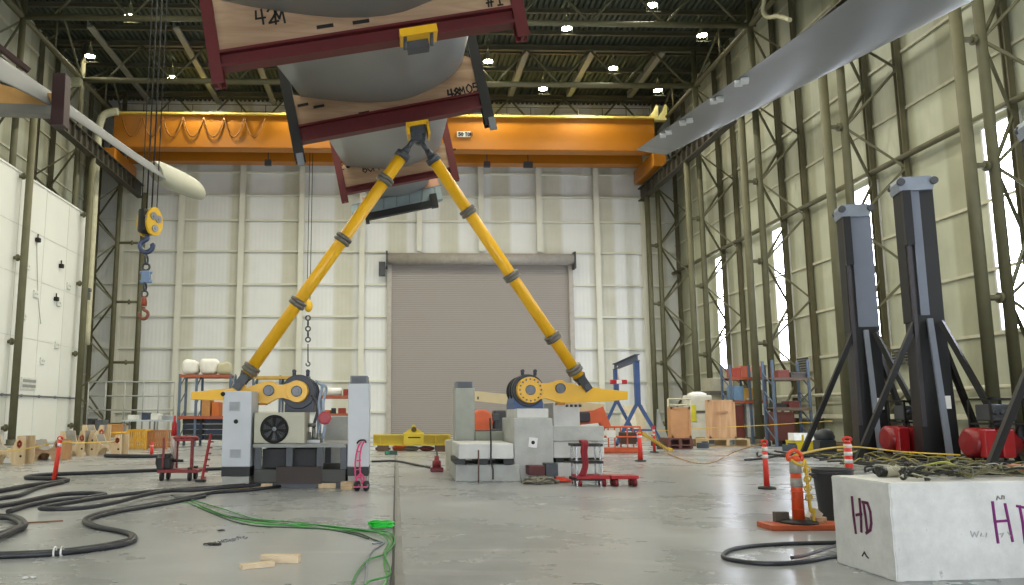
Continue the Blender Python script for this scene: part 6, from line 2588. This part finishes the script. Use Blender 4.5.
# ================================================================ RIGHT BACK
def wcrate(px0, py0, px1, py1, Y, d, lab, m_, zb=0., side=None):
    a, b = A(px0, py1, Y), A(px1, py0, Y)
    t = thing('wooden_crate', lab, 'crate', ((a.x + b.x) / 2, Y + d / 2, zb))
    MB().box2((a.x, Y, zb), (b.x, Y + d, b.z), .01).build('box', m_, t)
    q = MB()
    for x in (a.x + .05, b.x - .05):
        q.box((x, Y - .01, (zb + b.z) / 2), (.1, .03, b.z - zb))
    for z in (zb + .05, b.z - .05):
        q.box(((a.x + b.x) / 2, Y - .01, z), (b.x - a.x, .03, .1))
    q.build('batten', m_, t)
    return t, a, b


def pallet(px0, py0, px1, py1, Y, d, lab, m_):
    a, b = A(px0, py1, Y), A(px1, py0, Y)
    t = thing('pallet', lab, 'pallet', ((a.x + b.x) / 2, Y + d / 2, 0), 'pallets under the crates')
    h = b.z
    n = 7
    q = MB()
    for k in range(n):
        y = Y + d * (k + .5) / n
        q.box(((a.x + b.x) / 2, y, h - .04), (b.x - a.x, d / n * .75, .06))
    q.build('top_boards', m_, t)
    for f in (.03, .5, .97):
        x = a.x + (b.x - a.x) * f
        MB().box2((x - .07, Y + .02, .06), (x + .07, Y + d - .02, h - .07)).build('stringer', m_, t)
    q = MB()
    for k in (0, 1, 2):
        y = Y + d * (.1 + .4 * k)
        q.box(((a.x + b.x) / 2, y, .03), (b.x - a.x, .14, .05))
    q.build('bottom_boards', m_, t)
    return h


cp = wood_mat('crate_plywood', '#d6ae88', '#bb8f68', 2, .5)
h = pallet(706.5, 438.5, 750, 446.8, 41.2, 1.6, 'long pale pallet under the tall plywood crate', M('pallet_pale', '#cbb28a', .7, 0, .15, 3))
t, a, b = wcrate(709.5, 400, 734.5, 439, 41.3, .4, 'tall plain plywood crate standing on a pallet', cp, h)
q = MB()
q.stroke([A(717, 412.5, 41.25), A(727, 412, 41.25)], .08, (0, -1, 0), .04)
q.build('faint_stencil', M('faint_brown', '#b08a66', .7), t)
for i in range(3):
    pass
h1 = pallet(668.5, 444.5, 692.5, 449.5, 38.6, 1.3, 'lower dark red-brown pallet under the small crate', M('pallet_redbrown', '#6d4540', .7, 0, .2, 3))
a, b = A(668.5, 444.5, 38.6), A(692.5, 438.2, 38.6)
t = thing('pallet', 'upper dark red-brown pallet under the small crate', 'pallet', ((a.x + b.x) / 2, 39.2, h1), 'pallets under the crates')
q = MB()
for k in range(7):
    q.box(((a.x + b.x) / 2, 38.7 + k * .18, b.z - .03), (b.x - a.x, .13, .06))
q.build('top_boards', MC['pallet_redbrown'], t)
for f in (.04, .5, .96):
    x = a.x + (b.x - a.x) * f
    MB().box2((x - .07, 38.62, h1), (x + .07, 39.85, b.z - .06)).build('stringer', MC['pallet_redbrown'], t)
wcrate(671.5, 407, 690, 438, 39.0, .5, 'small wooden crate with a round hole, on dark red-brown pallets', M('crate_tan', '#c79468', .65, 0, .12, 2), b.z)
t = thing('pipe_frame', 'pale pipe frame standing around the small wooden crate', 'frame', A(690, 430, 43))
q = MB()
for x in (668, 690):
    q.tube(V((A(x, 430, 43).x, 43, 0)), A(x, 399, 43), .05, None, 8)
q.build('post', M('pipe_pale', '#bdb9a0', .5), t)
q = MB()
for y in (399, 405):
    q.tube(A(668, y, 43), A(690, y, 43), .05, None, 8)
q.build('rail', M('pipe_pale', '#bdb9a0'), t)
# white tank
YT_ = 46.
a, b = A(690.5, 427, YT_), A(712.5, 395, YT_)
t = thing('liquid_tote', 'dirty white bulk tank with a yellow label between the small crate and plywood crate', 'tank', ((a.x + b.x) / 2, YT_ + .6, 0))
MB().box2((a.x, YT_, .2), (b.x, YT_ + 1.2, b.z), .1).build('tank', M('tote_white', '#d3d0c2', .6, 0, .1, 2), t)
q = MB()
q.ball(V(((a.x + b.x) / 2, YT_ + .6, b.z)), .5, (1.1, 1, .4), 16, 8, .08)
q.build('cover', white, t)
q = MB()
q.box2((a.x - .03, YT_ - .05, .0), (b.x + .03, YT_ + 1.25, .25), .01)
zm = A(700, 411.5, YT_).z
q.box2((a.x - .02, YT_ - .04, zm - .08), (b.x + .02, YT_ + 1.24, zm + .05))
q.build('cage', M('tote_cage', '#5b5750', .5), t)
q = MB()
p_ = A(693.5, 413, YT_)
q.box(p_ + V((.0, -.03, 0)), (.28, .04, .9), None, .005)
q.build('yellow_label', M('label_yellow', '#d9cf3a', .5), t)
# grey-beige box behind crate
a, b = A(711, 402, 48.), A(733, 378, 48.)
t = thing('steel_cabinet', 'greyish beige cabinet rising behind the plywood crate', 'cabinet', ((a.x + b.x) / 2, 48.6, 0))
MB().box2((a.x, 48, 0), (b.x, 49.3, b.z), .02).build('body', M('beige_grey', '#a3a08c', .5), t)
zr = A(720, 393, 48.).z
q = MB()
q.box2((a.x - .1, 47.9, zr - .12), (b.x + .3, 49.4, zr + .12))
q.build('dark_band', M('dark_band', '#57544a', .6), t)
# coloured rack
YQ = 45.5
rack(733, 768, (378.5, 402), 440, YQ, 'pallet rack with coloured boxes between the crate and wall columns', 1.2, (0, .55, 1), 365)
rack(776, 812, (379, 409), 440, 41.5, 'thin blue rack with dark boxes under the bright slot window', 1.1, (0, 1), 360, M('rack_dark', '#6b5a50', .5))
things_on([(733.5, 368, 741, 377.5, M('b_red', '#b04a3c', .6), 'red carton on the top shelf nearest the plywood crate', 'box'), (741.5, 366, 749, 377.5, M('b_salmon', '#c9705a', .6), 'salmon carton in the middle of the top shelf', 'box'), (750, 371, 756, 377.5, M('b_white', '#d6d2cc', .6), 'white carton on the top shelf near the column', 'box'),
           (758, 366, 766, 377.5, M('b_pink', '#c98a86', .6), 'pinkish carton on the top shelf behind the column', 'box'), (734, 386, 744, 401, M('b_bluegrey', '#6f8fae', .5), 'blue drum-like box on the middle shelf', 'box'), (745, 388, 755, 401, M('b_ochre', '#b5904a', .6), 'ochre box on the middle shelf', 'box'),
           (757, 390, 767, 401, M('b_tan', '#a98b72', .6), 'tan box on the middle shelf behind the column', 'box')], YQ, 'carton', 'box', 'cartons in the coloured rack')
things_on([(734, 405, 744, 437.5, M('b_maroon', '#6f3732', .6), 'tall maroon machine cabinet behind the plywood crate', 'box'), (749, 398, 754, 437.5, M('b_palegrey', '#bfc3c4', .5), 'slim pale grey post cabinet under the coloured rack', 'box'), (757, 415, 768, 437.5, M('b_brown', '#77604d', .6), 'brown box on the floor under the coloured rack', 'box')], YQ, 'floor_cabinet', 'cabinet', None)
things_on([(777, 403, 788, 408.3, M('b_blk', '#34302e', .6), 'black carton on the lower shelf of the thin blue rack', 'box'), (790, 401, 800, 408.3, M('b_maroon', '#6f3732'), 'maroon carton on the lower shelf of the thin blue rack', 'box'), (779, 370, 790, 378.4, M('b_brnred', '#80443c', .6), 'brown-red carton on the upper shelf of the thin blue rack', 'box'), (792, 372, 808, 378.4, M('b_greyblk', '#5a5654', .6), 'dark grey carton on the upper shelf of the thin blue rack', 'box')], 41.5, 'carton', 'box', 'cartons in the coloured rack')
things_on([(778, 412, 795, 441, M('b_mar2', '#5d3029', .6), 'large maroon tank cabinet under the thin blue rack', 'box')], 41.4, 'floor_cabinet', 'cabinet', None)
# yellow skip
YY = 37.5
a, b = A(796, 450, YY), A(824, 436, YY)
t = thing('yellow_skip', 'low yellow skip with a pale lid beside the foot of the black brace', 'skip', ((a.x + b.x) / 2, YY + .5, 0))
q = MB()
q.prism([V((a.x + .1, YY, .0)), V((b.x - .1, YY, .0)), V((b.x, YY, b.z - .2)), V((a.x, YY, b.z - .2))], (0, 1.0, 0))
q.build('body', M('skip_yellow', '#d8c122', .5, 0, .12, 3), t)
q = MB()
q.prism([V((a.x - .05, YY - .03, b.z - .2)), V((b.x + .05, YY - .03, b.z - .2)), V((b.x - .15, YY + .4, b.z + .12)), V((a.x + .15, YY + .4, b.z + .12))], (0, .6, 0))
q.build('lid', M('skip_lid', '#c4c9cc', .5), t)
q = MB()
for f in (.25, .5, .75):
    q.box((a.x + (b.x - a.x) * f, YY - .02, .4), (.08, .05, .6))
q.build('rib', M('skip_yellow', '#d8c122'), t)
# low clutter along the foot of the side wall
rnd = random.Random(21)
cols = ['#3a3733', '#5c4a3c', '#7b6a52', '#46505a', '#6b6f70', '#4a3028']
nm_ = ['black', 'dark brown', 'tan', 'slate', 'grey', 'maroon']
where = ['beside the blue gantry foot', 'beside the red-brown pallets', 'between the small crate and tank', 'by the end of the long pallet', 'past the long pallet', 'at the foot of the coloured rack', 'near the yellow skip', 'behind the first mast foot', 'behind the brace of the first mast', 'near the column behind the masts']
for i, (px, py) in enumerate([(657, 446), (664, 449), (699, 446), (703, 448), (754, 444), (765, 446), (786, 446), (829, 449), (838, 450), (790, 451)]):
    p = F(px, py)
    s_ = rnd.uniform(.3, .55)
    mb = MB()
    mb.box(V((p.x, p.y, s_ * .35)), (s_ * 1.5, s_, s_ * .7), Matrix.Rotation(rnd.uniform(-.5, .5), 3, 'Z'), .03)
    mb.box(V((p.x + .1, p.y, s_ * .8)), (s_ * .8, s_ * .6, s_ * .2), Matrix.Rotation(rnd.uniform(-.5, .5), 3, 'Z'), .03)
    solo(mb, 'tool_case', M('case_%d' % (i % 6), cols[i % 6], .6, 0, .2, 4), nm_[i % 6] + ' case on the floor ' + where[i], 'case', 'cases along the side wall')
# tape and rope on the right
mb = MB()
mb.path([A(657, 431, 41), A(700, 428.5, 40.5), A(760, 425.5, 40), A(800, 423, 39), A(832, 421, 36)], .035, 5, 3, False, .5)
solo(mb, 'barrier_tape', yelltape, 'yellow barrier tape stretched in front of the crates and rack', 'tape')
mb = MB()
tc_ = V((pf.x, pf.y, 1.0))
mb.path([tc_, F(664, 453) + V((0, 0, .15)), F(685, 461) + V((0, 0, .03)), F(710, 464) + V((0, 0, .03)), F(735, 457) + V((0, 0, .2)), V((pd.x, pd.y, .98))], .02, 6, 5)
solo(mb, 'barrier_rope', M('rope_brown', '#a9865a', .7), 'brown rope sagging to the floor between two red safety posts', 'rope')
mb = MB()
mb.path([V((pw.x, pw.y, 1.02)), A(830, 448, 17), A(858, 447, 20), A(905, 452, 23), A(960, 455, 22)], .02, 6, 5)
solo(mb, 'barrier_rope', yelltape, 'yellow rope strung from the wrapped post toward the masts', 'rope')
mb = MB()
mb.bar(A(640, 432, 33.5), A(668, 449.5, 36.5), .1, .1)
mb.bar(F(668, 449.5) + V((0, 0, .05)), F(672, 451) + V((0, 0, .05)), .1, .1)
solo(mb, 'yellow_brace', yelltape, 'yellow bar slanting down from the orange basket to the floor', 'bar')
# wall louvres on the window wall
for (x0, y0, x1, y1), lab in (((801, 356, 813, 373), 'grey louvre on the wall beside the bright slot window behind the first mast'), ((897, 346, 914, 366), 'grey louvre on the wall between the two big black masts')):
    a, b = AX(x0, y1, XW), AX(x1, y0, XW)
    t = thing('wall_louvre', lab, 'louvre', ((XW), (a.y + b.y) / 2, a.z))
    MB().box2((XW - .22, min(a.y, b.y), a.z), (XW, max(a.y, b.y), b.z), .01).build('frame', M('louvre_pale', '#c6c4b4', .5), t)
    q = MB()
    for k in range(6):
        z = a.z + (b.z - a.z) * (k + .6) / 6.2
        q.box2((XW - .26, min(a.y, b.y) + .1, z - .06), (XW - .2, max(a.y, b.y) - .1, z + .03))
    q.build('slats', greyd, t)
# ================================================================ LIGHT
def spot(loc, e, col=(1, .96, .78), size=165):
    l = bpy.data.lights.new('lamp_light', 'SPOT')
    l.energy = e
    l.color = col
    l.spot_size = R(size)
    l.spot_blend = .6
    l.shadow_soft_size = .3
    o = bpy.data.objects.new('lamp_light', l)
    COL.objects.link(o)
    o.location = loc
    return o


for Y in (58.3, 49.4, 40.4, 31.4, 22, 14, 6):
    for X in (-14, -7, 0, 7, 14):
        spot((X, Y, LZ - .2), LAMP_E)
w = bpy.data.worlds.new('sky')
SC.world = w
w.use_nodes = True
w.node_tree.nodes['Background'].inputs['Color'].default_value = (.88, .94, 1., 1)
w.node_tree.nodes['Background'].inputs['Strength'].default_value = SKY_E
SC.view_settings.view_transform = 'Standard'
SC.view_settings.look = 'None'
SC.view_settings.gamma = 1
SC.view_settings.use_curve_mapping = False
SC.view_settings.exposure = EXPO
SC.cycles.use_denoising = True
SC.cycles.max_bounces = 8
SC.cycles.diffuse_bounces = 5
